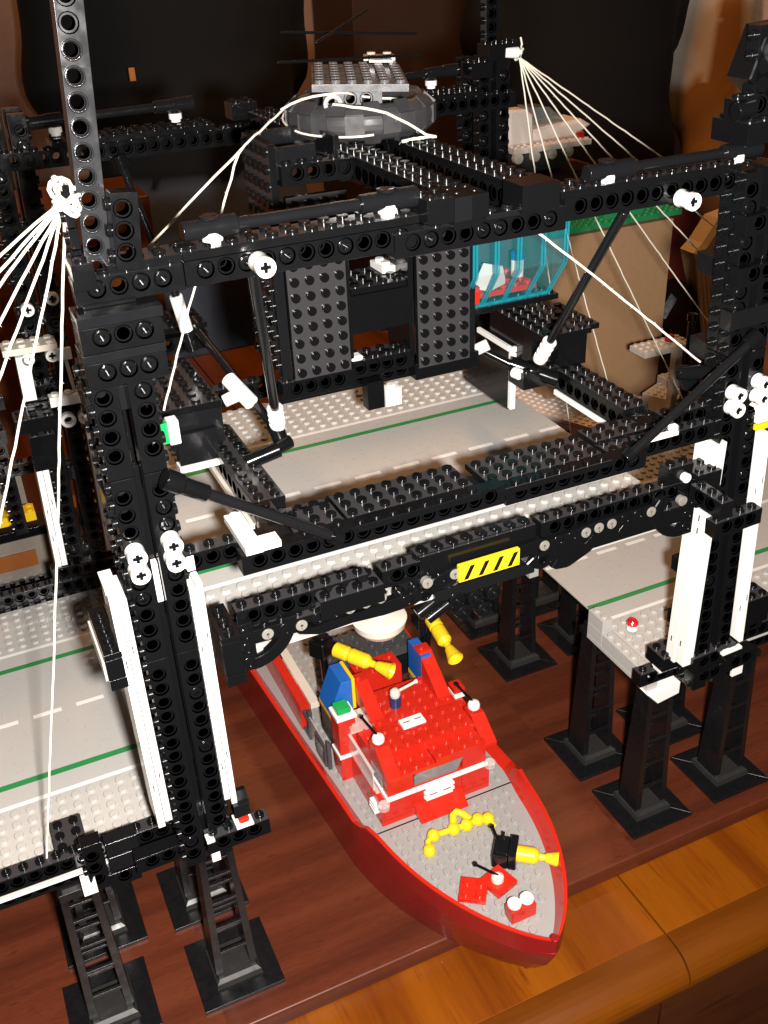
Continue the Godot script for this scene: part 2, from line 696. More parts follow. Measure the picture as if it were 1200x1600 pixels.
func roads() -> void:
	var a := thing("approach_road", "grey studded road plate with green lines, left of the lifted span", "road plate", V(-15.2, 16, -19.8), "road plates")
	road_sheet(-31.2, .8, 16, -19.8, a, -32.64)
	for i in 2:
		var x := -31.2 + 16 * i
		put(a, "edge_beam", beam(16), mats.black, V(x, 16.02, -3.85))
		put(a, "edge_beam", beam(16, null, false), mats.black, V(x, 16.02, -34.8))
		put(a, "edge_trim", brick(16, 1, .22, false), mats.white, V(x, 15.6, -4.72))
	for i in 10:
		put(a, "cross_beam", brick(2, 8, 1.2, false), mats.black, V(-30.5 + 5.6 * (i / 2), 14.55, -12.6 - 12.0 * (i % 2)))
	put(a, "anchor_brick", brick(2, 3, 1.2, true), mats.black, V(-7.75, 16.02, -7.3))
	put(a, "post", beam(4, null, true), mats.black, V(-5.0, 14.9, -2.6), UPL)
	put(a, "joint_brick", brick(2, 1, 1.2, false), mats.black2, V(-4.85, 17.25, -3.6))
	put(a, "joint_brick", brick(2, 1, 1.2, false), mats.black2, V(-4.85, 16.0, -3.62))
	put(a, "joint_brick", beam(2, [1.0], false), mats.black, V(-5.1, 14.7, -2.55))
	put(a, "trim_end", brick(.9, 1, .9, false), mats.white, V(-6.75, 14.9, -3.5))
	put(a, "edge_trim", brick(3, 1, .24, false), mats.white, V(-2.95, 16.1, -3.55))
	put(a, "under_beam", beam(6, null, false), mats.black, V(-3.1, 14.85, -3.6))
	put(a, "under_beam", beam(16, null, false), mats.black, V(-22, 14.85, -3.9))
	put(a, "rear_beam", beam(8), mats.black, V(-8, 16.9, -34), Basis(), "")
	var c := thing("approach_road", "grey studded road plate with green lines, right of the lifted span", "road plate", V(53, 16, -18.55), "road plates")
	road_sheet(37.1, 69.1, 16, -18.55, c, 36.25)
	for i in 2:
		put(c, "edge_beam", beam(16), mats.black, V(40.1 + 16 * i, 16.02, -2.6))
		put(c, "edge_beam", beam(16), mats.black, V(37.1 + 16 * i, 16.02, -33.6))
		put(c, "under_beam", beam(16, null, false), mats.black, V(40.1 + 16 * i, 14.75, -2.7))
	for i in 10:
		put(c, "cross_beam", brick(2, 8, 1.2, false), mats.black, V(38.2 + 6.2 * (i / 2), 14.55, -11.6 - 12.0 * (i % 2)))
	# grey bricks along its open end
	put(c, "end_brick", brick(1, 6, 1.2), mats.grey, V(36.05, 14.75, -8.5))
	put(c, "end_brick", brick(1, 2, 1.2), mats.grey, V(36.05, 15.97, -10.52))
	put(c, "end_brick", brick(1, 2, 1.2, false), mats.grey, V(36.05, 14.75, -10.52))
	put(c, "end_plate", brick(1, 8, .4, false), mats.grey, V(36.05, 14.34, -10.52))
	put(c, "end_brick", brick(1, 8, 1.2), mats.grey, V(36.05, 14.75, -27.5))
	put(c, "corner_beam", beam(3.2, [1.0, 2.0]), mats.black, V(35.05, 15.5, -2.2))
	put(c, "corner_plate", brick(3.2, 1, .4, false), mats.white, V(36.4, 16.73, -2.72))
	var wd := MB.new()
	wd.slab(PackedVector2Array([Vector2(35.9, 14.45), Vector2(37.0, 13.2), Vector2(39.0, 13.5), Vector2(39.0, 14.6)]), -3.6, -2.15, .05)
	part(c, "wedge", wd, mats.white)
	put(c, "anchor_brick", brick(2, 2, 1.2), mats.black, V(36.25, 17.2, -3.3))
	put(c, "anchor_brick", brick(3, 2, 1.2), mats.black, V(43.6, 19.4, -3.8))
	put(c, "anchor_brick", brick(3, 2, 1.2, false), mats.black, V(43.6, 18.2, -3.8))
	put(c, "anchor_brick", beam(4), mats.black, V(42.6, 17.25, -2.2))
	var gl := thing("signal_light", "green see-through round stud under the black brick on the right road corner", "light", V(37.3, 16.2, -2.6))
	var gm := MB.new()
	gm.lathe(V(37.3, 16.7, -2.7), [Vector2(.4, 0), Vector2(.42, .3), Vector2(.3, .45), Vector2(0, .5)], 14)
	part(gl, "dome", gm, mats.tgreen)
	var rl := thing("signal_light", "red see-through round stud on a white one, on the right road", "light", V(38.4, 16.1, -7.7))
	gm = MB.new()
	gm.lathe(V(38.4, 16.2, -7.75), [Vector2(.38, 0), Vector2(.46, .03), Vector2(.46, .4), Vector2(.3, .42), Vector2(0, .42)], 16)
	part(rl, "white_base", gm, mats.white)
	gm = MB.new()
	gm.lathe(V(38.4, 16.62, -7.75), [Vector2(.3, 0), Vector2(.48, .08), Vector2(.48, .3), Vector2(.34, .5), Vector2(.2, .5), Vector2(0, .42)], 8)
	part(rl, "red_dome", gm, mats.tred)


# ================================================================ pillars
func pillars() -> void:
	var spots := [
		[1.85, -4.7, "black pillar under the front left tower, beside the boat's hull"],
		[-7.1, -5.3, "black pillar nearest the lower left corner of the board"],
		[-6.4, -12.8, "black pillar behind the lower left one, half hidden by the road's edge"],
		[1.6, -12.4, "black pillar behind the one under the front left tower"],
		[38.2, -4.0, "black pillar in front under the right road's open corner"],
		[46.7, -4.1, "black pillar at the right edge of the board's front"],
		[38.0, -11.4, "black pillar nearest the boat's bow on the right side"],
		[46.2, -11.5, "black pillar seen between the two front right ones"],
		[39.1, -26.0, "black pillar behind the boat, left of the right road's edge"],
		[46.8, -26.6, "black pillar behind the boat, seen in the shade under the right road"],
		[47.0, -34.0, "black pillar farthest back under the right road"],
		[39.2, -33.6, "black pillar farthest back behind the yellow nozzle"],
		[1.6, -26.0, "black pillar under the middle of the left road"],
		[1.6, -33.5, "black pillar under the far end of the left road"],
		[-6.4, -26.5, "black pillar under the left road, second row back"],
		[-6.4, -34.0, "black pillar farthest back under the left road"],
	]
	var proto: Node3D = null
	for s in spots:
		if proto == null:
			proto = pillar(s[2])
			proto.position = V(s[0], .01, s[1]) * U
		else:
			var c: Node3D = proto.duplicate()
			c.name = numbered("bridge_pillar")
			add_child(c)
			c.position = V(s[0], .01, s[1]) * U
			c.set_meta("label", s[2])


func pillar(label: String) -> Node3D:
	var p := thing("bridge_pillar", label, "pillar", V(0, 0, 0), "black truss pillars under the road plates")
	var m := MB.new()
	m.box(V(-3, 0, -3), V(3, .32, 3), .04)
	# seam lines moulded from the foot to the corners
	for s in [[1, 1], [1, -1], [-1, 1], [-1, -1]]:
		m.rod(V(1.7 * s[0], .31, 1.6 * s[1]), V(2.9 * s[0], .31, 2.9 * s[1]), .05, 5, -1, .01)
	part(p, "base_plate", m, mats.pillar)
	m = MB.new()
	var a := [V(-1.75, .3, -1.75), V(1.75, .3, -1.75), V(1.75, .3, 1.75), V(-1.75, .3, 1.75)]
	var b := [V(-1.65, .75, -1.65), V(1.65, .75, -1.65), V(1.65, .75, 1.65), V(-1.65, .75, 1.65)]
	var c := [V(-1.4, 1.0, -1.4), V(1.4, 1.0, -1.4), V(1.4, 1.0, 1.4), V(-1.4, 1.0, 1.4)]
	for k in 4:
		var n: int = (k + 1) % 4
		var o: Vector3 = (a[k] + a[n]) * .5
		m.poly([a[k], a[n], b[n], b[k]], V(o.x, 0, o.z))
		m.poly([b[k], b[n], c[n], c[k]], V(o.x, 2, o.z))
	m.poly(c, V(0, 1, 0))
	part(p, "foot", m, mats.pilldust)
	for s in [-1, 1]:
		m = MB.new()
		var y0 := .8
		var y1 := 13.4
		var f := func(y: float, xi: float, zi: float) -> Vector3:
			var t := (y - y0) / (y1 - y0)
			return V(s * (lerpf(1.55, 1.18, t) - xi * lerpf(.52, .46, t)), y, zi * lerpf(1.2, .8, t))
		var q := [[0.0, 1.0], [0.0, -1.0], [1.0, -1.0], [1.0, 1.0]]
		for k in 4:
			var n: int = (k + 1) % 4
			var lo0: Vector3 = f.call(y0, q[k][0], q[k][1])
			var lo1: Vector3 = f.call(y0, q[n][0], q[n][1])
			var hi0: Vector3 = f.call(y1, q[k][0], q[k][1])
			var hi1: Vector3 = f.call(y1, q[n][0], q[n][1])
			var o: Vector3 = (lo0 + lo1) * .5 - V(s * 1.22, y0, 0)
			m.poly([lo0, lo1, hi1, hi0], V(o.x, 0, o.z))
		part(p, "leg", m, mats.pillar)
	for y in [3.2, 5.7, 8.2, 10.7]:
		for z in [-1, 1]:
			m = MB.new()
			var t: float = (y - .8) / 12.6
			var w := lerpf(1.15, .8, t)
			var d := lerpf(1.0, .62, t)
			m.box(V(-w, y - .12, z * d - .14), V(w, y + .12, z * d + .14), .03)
			part(p, "rung", m, mats.pillar)
	m = MB.new()
	m.box(V(-1.2, 13.3, -1.2), V(1.2, 13.95, 1.2), .04)
	m.box(V(-.95, 13.9, -.95), V(.95, 14.5, .95), .03)
	part(p, "cap", m, mats.pillar)
	return p


# ================================================================ lifted span
func arm(pts: Array, r := .47) -> PackedVector2Array:
	var pv := PackedVector2Array()
	for p in pts: pv.append(p)
	var out := Geometry2D.offset_polyline(pv, r, Geometry2D.JOIN_ROUND, Geometry2D.END_ROUND)
	var best: PackedVector2Array = out[0]
	# thin out the very short steps
	var res := PackedVector2Array()
	for p in best:
		if res.is_empty() or res[res.size() - 1].distance_to(p) > .06:
			res.append(p)
	if res[0].distance_to(res[res.size() - 1]) < .06:
		res.remove_at(res.size() - 1)
	return res


func liftarm(par: Node3D, pts: Array, z0: float, z1: float, mat: Material, r := .47) -> void:
	var m := MB.new()
	m.slab(arm(pts, r), z0, z1, .06)
	# small open holes read as dark rings: short raised collars
	part(par, "curved_arm", m, mat)


func collar(par: Node3D, at: Vector3) -> void:
	if not cache.has("collar"):
		var m := MB.new()
		m.xf = Transform3D(Basis(V(1, 0, 0), V(0, 0, 1), V(0, -1, 0)))
		m.lathe(V(0, 0, 0), [Vector2(.4, 0), Vector2(.4, .05), Vector2(.37, .07), Vector2(.31, .07), Vector2(.3, -.2), Vector2(0, -.2)], 14)
		cache["collar"] = m.done()
	put(par, "hole_rim", cache["collar"], mats.black, at)


func lift_span() -> void:
	var d := thing("lift_span", "raised bridge deck with grey studded road, green lines and black front girder", "bridge deck", V(20.3, 31.2, -16.4))
	road_sheet(4.3, 36.3, 31.26, -16.35, d, 2.65)
	for z in [-32.0, -24.0, -16.0, -8.0]:
		put(d, "cross_beam", beam(16, null, false), mats.black, V(4.4, 29.85, z + 1.0))
		put(d, "cross_beam", beam(16, null, false), mats.black, V(20.4, 29.85, z + 1.0))
	put(d, "edge_brick", brick(1, 14, 1.2, false), mats.white, V(35.2, 29.85, -31.5))
	put(d, "edge_brick", brick(1, 14, 1.2, false), mats.grey, V(4.4, 29.85, -31.5))
	# front girder: studded beams above, bent arms with grey pins in front
	put(d, "girder_beam", beam(8), mats.black, V(4.75, 32.95, -.45))
	put(d, "girder_beam", beam(5), mats.black, V(13.6, 32.75, -.5))
	put(d, "girder_plate", brick(8, 2, .4), mats.black, V(4.75, 32.5, -1.95))
	put(d, "girder_beam", brick(4, 2, 1.2), mats.black, V(9.4, 32.5, -1.7))
	put(d, "girder_beam", brick(8, 1, 1.2, true), mats.black, V(16.0, 33.05, -1.4))
	put(d, "girder_beam", beam(11), mats.black, V(24.4, 32.95, -.45))
	put(d, "girder_plate", brick(8, 1, .4), mats.black, V(15.9, 33.9, -1.6))
	put(d, "girder_beam", brick(12, 2, 1.2, true), mats.black, V(23.6, 31.5, -1.95))
	put(d, "girder_beam", brick(10, 1, 1.2, false), mats.black2, V(14.6, 31.6, -1.4))
	for seg in [
		[Vector2(5.4, 32.5), Vector2(8.3, 32.4), Vector2(11.3, 32.5), Vector2(13.3, 32.6)],
		[Vector2(8.3, 32.2), Vector2(9.4, 31.8), Vector2(11.4, 31.9), Vector2(13.4, 31.75), Vector2(15.2, 31.8), Vector2(16.3, 32.2)],
		[Vector2(16.0, 31.9), Vector2(16.9, 32.4), Vector2(18.1, 32.75), Vector2(22, 32.8), Vector2(24.2, 32.9)],
		[Vector2(23.6, 31.9), Vector2(24.3, 31.55), Vector2(24.7, 31.7)],
		[Vector2(24.2, 31.7), Vector2(24.4, 32.6), Vector2(27.4, 32.9)],
		[Vector2(25.4, 31.2), Vector2(26.2, 31.1), Vector2(27.6, 31.7), Vector2(28.6, 32.5), Vector2(29.6, 32.8)],
		[Vector2(27.4, 32.9), Vector2(29.3, 33), Vector2(32.4, 33.0)],
		[Vector2(30.3, 32.4), Vector2(31.2, 32.15), Vector2(32.6, 32.3), Vector2(33.4, 33.4)],
	]:
		liftarm(d, seg, -.45, .04, mats.black)
	boxp(d, "arch_backing", V(5.2, 30.5, -1.6), V(8.4, 32.6, -1.1), mats.black2, .03)
	boxp(d, "arch_backing", V(32.2, 31.0, -1.6), V(35.2, 33.4, -1.1), mats.black2, .03)
	# quarter arches at both ends
	for s in [0, 1]:
		var m := MB.new()
		var cx := 5.0 if s == 0 else 35.5
		var sx := 1.0 if s == 0 else -1.0
		var o := PackedVector2Array()
		for k in 11:
			var an := -PI / 2 + PI / 2 * k / 10.0
			o.append(Vector2(cx + sx * (.3 + 2.75 * cos(an)), 33.2 + 2.9 * sin(an)))
		for k in 11:
			var an := 0 - PI / 2 * k / 10.0
			o.append(Vector2(cx + sx * (.3 + 1.95 * cos(an)), 33.2 + 2.1 * sin(an)))
		m.slab(o, -.5, .06, .05)
		part(d, "arch", m, mats.black)
		boxp(d, "arch_post", V(cx - .55, 30.3, -.5), V(cx + .55, 33.6, .02), mats.black, .08)
		for y in [30.9, 31.9, 32.9]:
			collar(d, V(cx, y, .03))
	for p in [Vector2(6.27, 32.5), Vector2(8.28, 32.4), Vector2(11.28, 32.55), Vector2(12.29, 32.6), Vector2(13.24, 32.62), Vector2(16.26, 32.68), Vector2(18.1, 32.75), Vector2(24.35, 32.86), Vector2(27.41, 32.9), Vector2(28.37, 32.97), Vector2(29.34, 32.98), Vector2(32.4, 33.0), Vector2(34.9, 33.1)]:
		var m := MB.new()
		m.xf = Transform3D(Basis(V(1, 0, 0), V(0, 0, 1), V(0, -1, 0)))
		m.lathe(V(0, 0, 0), [Vector2(.34, -.3), Vector2(.36, .06), Vector2(.32, .1), Vector2(.09, .1), Vector2(.09, -.1), Vector2(0, -.1)], 14)
		m.box(V(-.03, -.1, .1), V(.03, .1, .34), 0)
		put(d, "grey_pin", m.done(), mats.pingrey, V(p.x, p.y, .02))
	for x in [7.3, 9.3, 10.3, 14.4, 15.4, 17.2, 25.4, 26.4, 30.4, 31.4]:
		collar(d, V(x, 32.45 + (x - 6) * .024, .03))
	for x in [14.9, 16.1, 24.2]:
		collar(d, V(x, 31.85, .03))
	# striped warning tile
	var hz := thing("warning_tile", "yellow tile with black slanting stripes on the girder's front", "sign", V(20.3, 32.8, .1))
	var m := MB.new()
	m.box(V(18.25, 32.18, -.02), V(22.45, 33.38, .3), .04)
	part(hz, "tile", m, mats.yellow)
	for k in 4:
		var x := 18.55 + k * 1.0
		var st := MB.new()
		st.slab(PackedVector2Array([Vector2(x, 32.3), Vector2(x + .32, 32.3), Vector2(x + .78, 33.22), Vector2(x + .46, 33.22)]), .2, .308, 0)
		part(hz, "stripe", st, mats.black2)
	# motor block hanging under the girder
	m = MB.new()
	m.box(V(17.2, 29.2, -2.2), V(21.8, 31.4, -.9), .15)
	part(d, "motor_block", m, mats.black)
	for q in [[18.2, 30.7], [19.5, 30.45], [20.8, 30.4], [18.7, 29.6], [20.1, 29.35]]:
		m = MB.new()
		m.turned(V(q[0], q[1], -1.2), V(q[0] + .1, q[1], .1), [Vector2(0, 0), Vector2(.5, 0), Vector2(.5, .4), Vector2(.42, .45), Vector2(.42, .7), Vector2(.55, .75), Vector2(.55, 1.15), Vector2(.5, 1.22), Vector2(.3, 1.24), Vector2(.28, 1.0), Vector2(0, 1.0)], 16)
		part(d, "motor_cylinder", m, mats.black)
	m = MB.new()
	m.rod(V(15.8, 30.2, -.5), V(19.4, 32.0, -.6), .42, 12)
	part(d, "motor_guard", m, mats.black)
	m = MB.new()
	m.rod(V(16.4, 29.7, -.4), V(18.2, 30.6, -.4), .36, 12)
	part(d, "motor_guard", m, mats.black)
	boxp(d, "girder_rail", V(16.8, 30.95, -.34), V(23.8, 31.7, -.08), mats.black2, .04)
	# guide blocks that slide on the towers' rails
	for g in [[-2.55, 31.75, -4.7, -1.62, 34.15, -.02, 5], [3.45, 30.4, -2.3, 4.55, 33.75, 1.0, 5]]:
		var mb := MB.new()
		mb.box(V(g[0], g[1], g[2]), V(g[3], g[1] + .7, g[5]), .03)
		part(d, "guide_plate", mb, mats.black)
		mb = MB.new()
		mb.box(V(g[0] - .02, g[1] + .71, g[2]), V(g[3], g[4] - .4, g[5] - .02), .03)
		part(d, "guide_brick", mb, mats.black)
		mb = MB.new()
		mb.box(V(g[0], g[4] - .39, g[2]), V(g[3], g[4], g[5]), .03)
		for k in int(g[5] - g[2]):
			mb.stud(V((g[0] + g[3]) * .5, g[4], g[5] - .5 - k), true)
		part(d, "guide_plate", mb, mats.black)
	boxp(d, "guide_face", V(-2.7, 32.3, -4.4), V(-2.57, 33.6, -.3), mats.oldwhite, .02)
	put(d, "guide_brick", brick(2, 1, 1.2), mats.black, V(33.4, 34.6, -.9))
	put(d, "guide_brick", beam(3), mats.black, V(34.9, 33.4, .5), OUTZ)
	put(d, "guide_brick", brick(2, 2, 1.2, true), mats.black, V(35.6, 33.7, -1.6))
	put(d, "guide_brick", brick(2, 2, 1.2, false), mats.black, V(35.75, 32.45, -1.6))
	var pn := MB.new()
	pn.xf = Transform3D(Basis(V(1, 0, 0), V(0, 0, 1), V(0, -1, 0)))
	pn.lathe(V(34.7, -.2, -35.0), [Vector2(.3, 0), Vector2(.34, .6), Vector2(.3, .65), Vector2(0, .65)], 14)
	part(d, "white_pin", pn, mats.white)
	# lamp dish hanging under the deck, over the boat
	var ds := thing("dish", "white round dish hanging under the raised deck above the boat", "dish", V(16.5, 24.5, -8))
	m = MB.new()
	m.lathe(V(16.4, 23.4, -8), [Vector2(0, 0), Vector2(.8, .1), Vector2(1.4, .4), Vector2(1.8, .9), Vector2(1.95, 1.5), Vector2(1.85, 1.55), Vector2(1.2, 1.7), Vector2(.4, 1.8), Vector2(.4, 5.6), Vector2(0, 5.6)], 32)
	part(ds, "bowl", m, mats.oldwhite)


# ================================================================ towers
func column(par: Node3D, x: float, z: float, rows: Array, right: bool) -> void:
	# rows: [bottom, length, [hole heights above the bottom]]
	for r in rows:
		var hs: Array = r[2]
		if right:
			var fl := []
			for h in hs: fl.append(snappedf(r[1] - h, .01))
			fl.reverse()
			put(par, "technic_beam", beam(r[1], fl), mats.blackv, V(x - .7, r[0] + r[1], z), UPR)
			pegs(par, V(x - .7, r[0] + r[1], z), fl, UPR, .25)
		else:
			put(par, "technic_beam", beam(r[1], hs), mats.blackv, V(x + .7, r[0], z), UPL)
			pegs(par, V(x + .7, r[0], z), hs, UPL, .25)


func seq(a: float, n: int) -> Array:
	var o := []
	for i in n: o.append(snappedf(a + i, .01))
	return o


func rail(par: Node3D, x0: float, x1: float, y0: float, y1: float, z0: float, z1: float, flip: bool) -> void:
	# two white strips side by side, the outer one a little shorter, with small slots
	var w := x1 - x0
	for k in 2:
		var a := x0 + w * .5 * k
		var m := MB.new()
		var d := .0 if (k == 0) != flip else .45
		m.box(V(a + .01, y0 + d, z0), V(a + w * .5 - .01, y1 - d * .6, z1 + (.0 if k == 0 else .12)), .035)
		part(par, "guide_rail", m, mats.white)
	for y in [y0 + 3.2, y1 - 4.4]:
		for k in 2:
			var m := MB.new()
			m.box(V(x0 + w * (.2 + .5 * k), y - .25 + k * .9, z1 - .1), V(x0 + w * (.2 + .5 * k) + .07, y + .25 + k * .9, z1 + .006 + .12 * k), 0)
			part(par, "slot", m, mats.dgrey)


func white_bush(par: Node3D, at: Vector3, l := .9) -> void:
	var b := put(par, "white_bush", bush(l), mats.white, at)
	put(b, "cross_hole", cross_end(), mats.black, at + V(0, 0, l - .08))


func tower_front_left() -> void:
	var t := thing("bridge_tower", "black lift tower with white side rails and white cords at its mast, front left", "bridge tower", V(1, 16, -2), "lift towers of the bridge")
	var rows := [[16.93, 16, seq(1, 15)], [32.93, 11.0, seq(1, 10)], [43.95, 5.0, [1.25, 2.25, 3.25, 4.25]]]
	for z in [0.0, -3.0]:
		column(t, 0.0, z, rows, false)
		column(t, 1.84, z, rows, true)
	for y in [19.5, 24.4, 33.6, 36.0, 41.5, 47.0]:
		put(t, "spacer_brick", brick(3.4, 1.9, 1.2, false), mats.black2, V(-.75, y, -2.95))
	var sp := MB.new()
	sp.box(V(.72, 16.9, -1.5), V(1.12, 44, -1.0), .02)
	part(t, "inner_strip", sp, mats.black)
	boxp(t, "white_chip", V(.78, 36.1, -.95), V(1.1, 38.6, -.6), mats.white, .02)
	# head block: smooth bricks and three-hole bricks
	put(t, "head_beam", beam(3.75, [.95, 1.92, 2.87], false, 2.0), mats.black, V(-.58, 48.75, .12))
	put(t, "head_plate", brick(3.8, 2, .42, false), mats.black2, V(-.6, 49.96, -1.86))
	put(t, "head_beam", beam(3.75, [.95, 1.92, 2.87], false, 2.0), mats.black, V(-.52, 50.39, .08))
	put(t, "head_plate", brick(3.85, 2, .5, false), mats.black2, V(-.52, 51.6, -1.9))
	pegs(t, V(-.58, 48.75, .12), [.95, 1.92, 2.87], Basis(), .8)
	pegs(t, V(-.52, 50.39, .08), [.95, 1.92, 2.87], Basis(), .8)
	boxp(t, "neck", V(0, 52.1, -1.8), V(2.4, 52.4, -1.0), mats.black)
	# four white bushes
	for p in [V(0, 39.93, .02), V(0, 38.93, .02), V(1.84, 40.1, .02), V(1.84, 39.1, .02)]:
		white_bush(t, p, .95)
	rail(t, -1.72, -.82, 20.9, 37.6, -2.4, -.05, false)
	rail(t, 2.38, 3.12, 20.8, 37.1, -2.4, -.05, true)
	put(t, "rail_top", brick(.7, 2, .3, false), mats.white, V(-1.78, 37.5, -2.4))
	put(t, "rail_top", brick(.6, 1, .9, false), mats.white, V(2.5, 37.2, -2.0))
	# foot
	put(t, "foot_beam", beam(4, null, true), mats.black, V(.8, 18.0, 0.62))
	put(t, "foot_brick", brick(1, 1, 1.0, false), mats.black2, V(2.75, 19.9, -.6))
	put(t, "foot_slope", slope(1, 1, .8, .1, .3), mats.black, V(2.8, 20.5, .3))
	boxp(t, "red_lamp", V(2.95, 19.45, -.3), V(3.6, 19.8, .55), mats.red, .1)
	boxp(t, "white_plate", V(2.7, 19.25, -.5), V(3.8, 19.45, .68), mats.white, .03)
	boxp(t, "white_chip", V(1.0, 16.7, -.6), V(1.55, 17.85, .12), mats.white, .03)
	boxp(t, "white_chip", V(2.75, 17.2, -1.2), V(3.1, 18.3, -.2), mats.white, .03)
	boxp(t, "white_chip", V(.8, 18.95, .0), V(1.3, 19.2, .66), mats.white, .03)
	put(t, "foot_beam", beam(7, null, false), mats.black, V(-3.4, 16.9, -.9))
	# leaning mast: a bar of holes with flat outer face
	var mast := put(t, "mast", beam(14.0, seq(.6, 14), false, 1.0, 1.2), mats.mast, V(1.75, 52.9, -2.15), Basis(V(0, 0, 1), deg_to_rad(-4.0)) * UPL)
	for k in 10:
		var cm := MB.new()
		cm.xf = Transform3D(Basis(V(1, 0, 0), V(0, 0, 1), V(0, -1, 0)))
		cm.lathe(V(0, 0, 0), [Vector2(.44, -.02), Vector2(.44, .05), Vector2(.4, .08), Vector2(.34, .08), Vector2(.31, -.06)], 16)
		if k == 0: cache["mast_ring"] = cm.done()
		put(mast, "hole_rim", cache["mast_ring"], mats.mast, V(1.75, 52.9, -2.15), Basis())
		var rg: MeshInstance3D = mast.get_child(mast.get_child_count() - 1)
		rg.position = V(.6 + k, .7, .01) * U
		rg.basis = Basis(V(0, 0, 1), -PI / 2)
	put(t, "mast_foot", brick(1, 3, 1.2), mats.black, V(-.2, 53.0, -3.8))
	for k in 4:
		put(t, "mast_stud_plate", brick(.9, 1, .4), mats.black, V(.55, 53.6 + k * .95, -3.0), UPL)
	put(t, "upright_beam", beam(3.4, [.8, 1.75, 2.7]), mats.blackv, V(2.95, 53.5, -1.0), Basis(V(0, 0, 1), deg_to_rad(-5.0)) * UPL)
	pegs(t, V(1.85, 53.55, -1.0), [], Basis())


func tower_front_right() -> void:
	var t := thing("bridge_tower", "black lift tower with white rails and bushes, cut by the photo's right edge", "bridge tower", V(38.6, 16, -2), "lift towers of the bridge")
	t.rotation.z = deg_to_rad(2.5)
	var rows := [[15.6, 16, seq(1, 15)], [31.6, 11.0, seq(1, 10)], [42.65, 11.0, seq(1, 10)]]
	for z in [0.0, -1.05]:
		column(t, 38.75, z, rows, false)
		column(t, 40.75, z, rows, true)
	for y in [19.5, 24.4, 36.0, 41.5, 47.0]:
		put(t, "spacer_brick", brick(3.0, 1.8, 1.2, false), mats.black2, V(38.6, y, -2.9 - 1.1))
	put(t, "band_beam", beam(4), mats.black, V(37.75, 30.0, 1.0))
	put(t, "band_brick", brick(4, 1, 1.2, false), mats.black2, V(38.0, 44.4, -.8))
	put(t, "band_brick", beam(4, null, false), mats.black, V(38.0, 47.2, .6))
	put(t, "band_brick", beam(4, null, false), mats.black, V(38.0, 50.2, .6))
	for p in [V(38.75, 40.25, .02), V(38.75, 39.25, .02), V(40.75, 40.5, .02), V(40.75, 39.5, .02)]:
		white_bush(t, p, .95)
	white_bush(t, V(38.6, 39.7, -4.0), .9)
	var cn := MB.new()
	cn.rod(V(36.5, 41.2, -2.4), V(38.6, 41.0, -1.6), .5, 14)
	part(t, "cord_arm", cn, mats.black)
	cn = MB.new()
	cn.slab(PackedVector2Array([Vector2(36.4, 41.2), Vector2(37.0, 39.9), Vector2(37.9, 39.6), Vector2(38.3, 41.3)]), -2.6, -2.0, .1)
	part(t, "cord_arm", cn, mats.black)
	boxp(t, "white_block", V(41.0, 37.4, -.9), V(42.4, 38.9, .3), mats.white, .05)
	boxp(t, "yellow_stripe_block", V(41.0, 36.9, -.9), V(42.4, 37.3, .32), mats.yellow, .03)
	for k in 2:
		var m2 := MB.new()
		m2.box(V(0, .3 * k, -1.95 + 1.0 * k), V(.9, 19.0 - .5 * k, -.98 + 1.0 * k), .035)
		var gr := put(t, "guide_rail", m2.done(), mats.white, V(37.0, 18.2, 0), Basis(V(0, 0, 1), deg_to_rad(-3.2)))
		for y in [1.7, 11.3, 12.3]:
			m2 = MB.new()
			m2.box(V(-.012, y + .2 * k, -1.6 + 1.0 * k), V(.1, y + .45 + .2 * k, -1.5 + 1.0 * k), 0)
			put(gr, "slot", m2.done(), mats.black2, V(37.0, 18.2, 0))
	rail(t, 41.7, 42.5, 18.8, 36.3, -2.3, .0, true)
	put(t, "foot_beam", beam(4), mats.black, V(37.7, 17.9, .3))
	put(t, "foot_beam", beam(4, null, false), mats.black, V(37.9, 16.4, .28))
	put(t, "foot_beam", beam(3, null, false), mats.black, V(40.5, 16.9, .62))
	boxp(t, "white_chip", V(40.2, 18.6, .2), V(42.0, 18.85, .6), mats.white, .03)
	boxp(t, "white_chip", V(41.6, 15.8, .1), V(42.6, 16.8, .35), mats.white, .03)
	# top of the tower and its mast
	put(t, "mast_beam", beam(6, null), mats.blackv, V(40.0, 55.0, -.7), UPL)
	put(t, "mast_beam", beam(6, null), mats.blackv, V(42.0, 55.0, -.7), UPL)
	put(t, "mast_foot", brick(3, 3, 1.2), mats.black, V(38.2, 55.0, -3.2))
	put(t, "mast_foot", beam(3, null), mats.black, V(37.9, 56.2, -1.0))
	var m := MB.new()
	m.rod(V(37.4, 56.9, -.5), V(38.6, 57.0, -.5), .48, 14)
	part(t, "axle_hub", m, mats.black)
	m = MB.new()
	m.slab(PackedVector2Array([Vector2(38.4, 58.4), Vector2(39.4, 60.9), Vector2(43, 61.0), Vector2(43, 57.8), Vector2(39.8, 57.2)]), -2.6, -.7, .08)
	part(t, "mast_head", m, mats.black)
	m = MB.new()
	m.rod(V(39.9, 59.5, -.4), V(42.6, 59.9, -.4), .5, 16)
	part(t, "white_bush", m, mats.white)


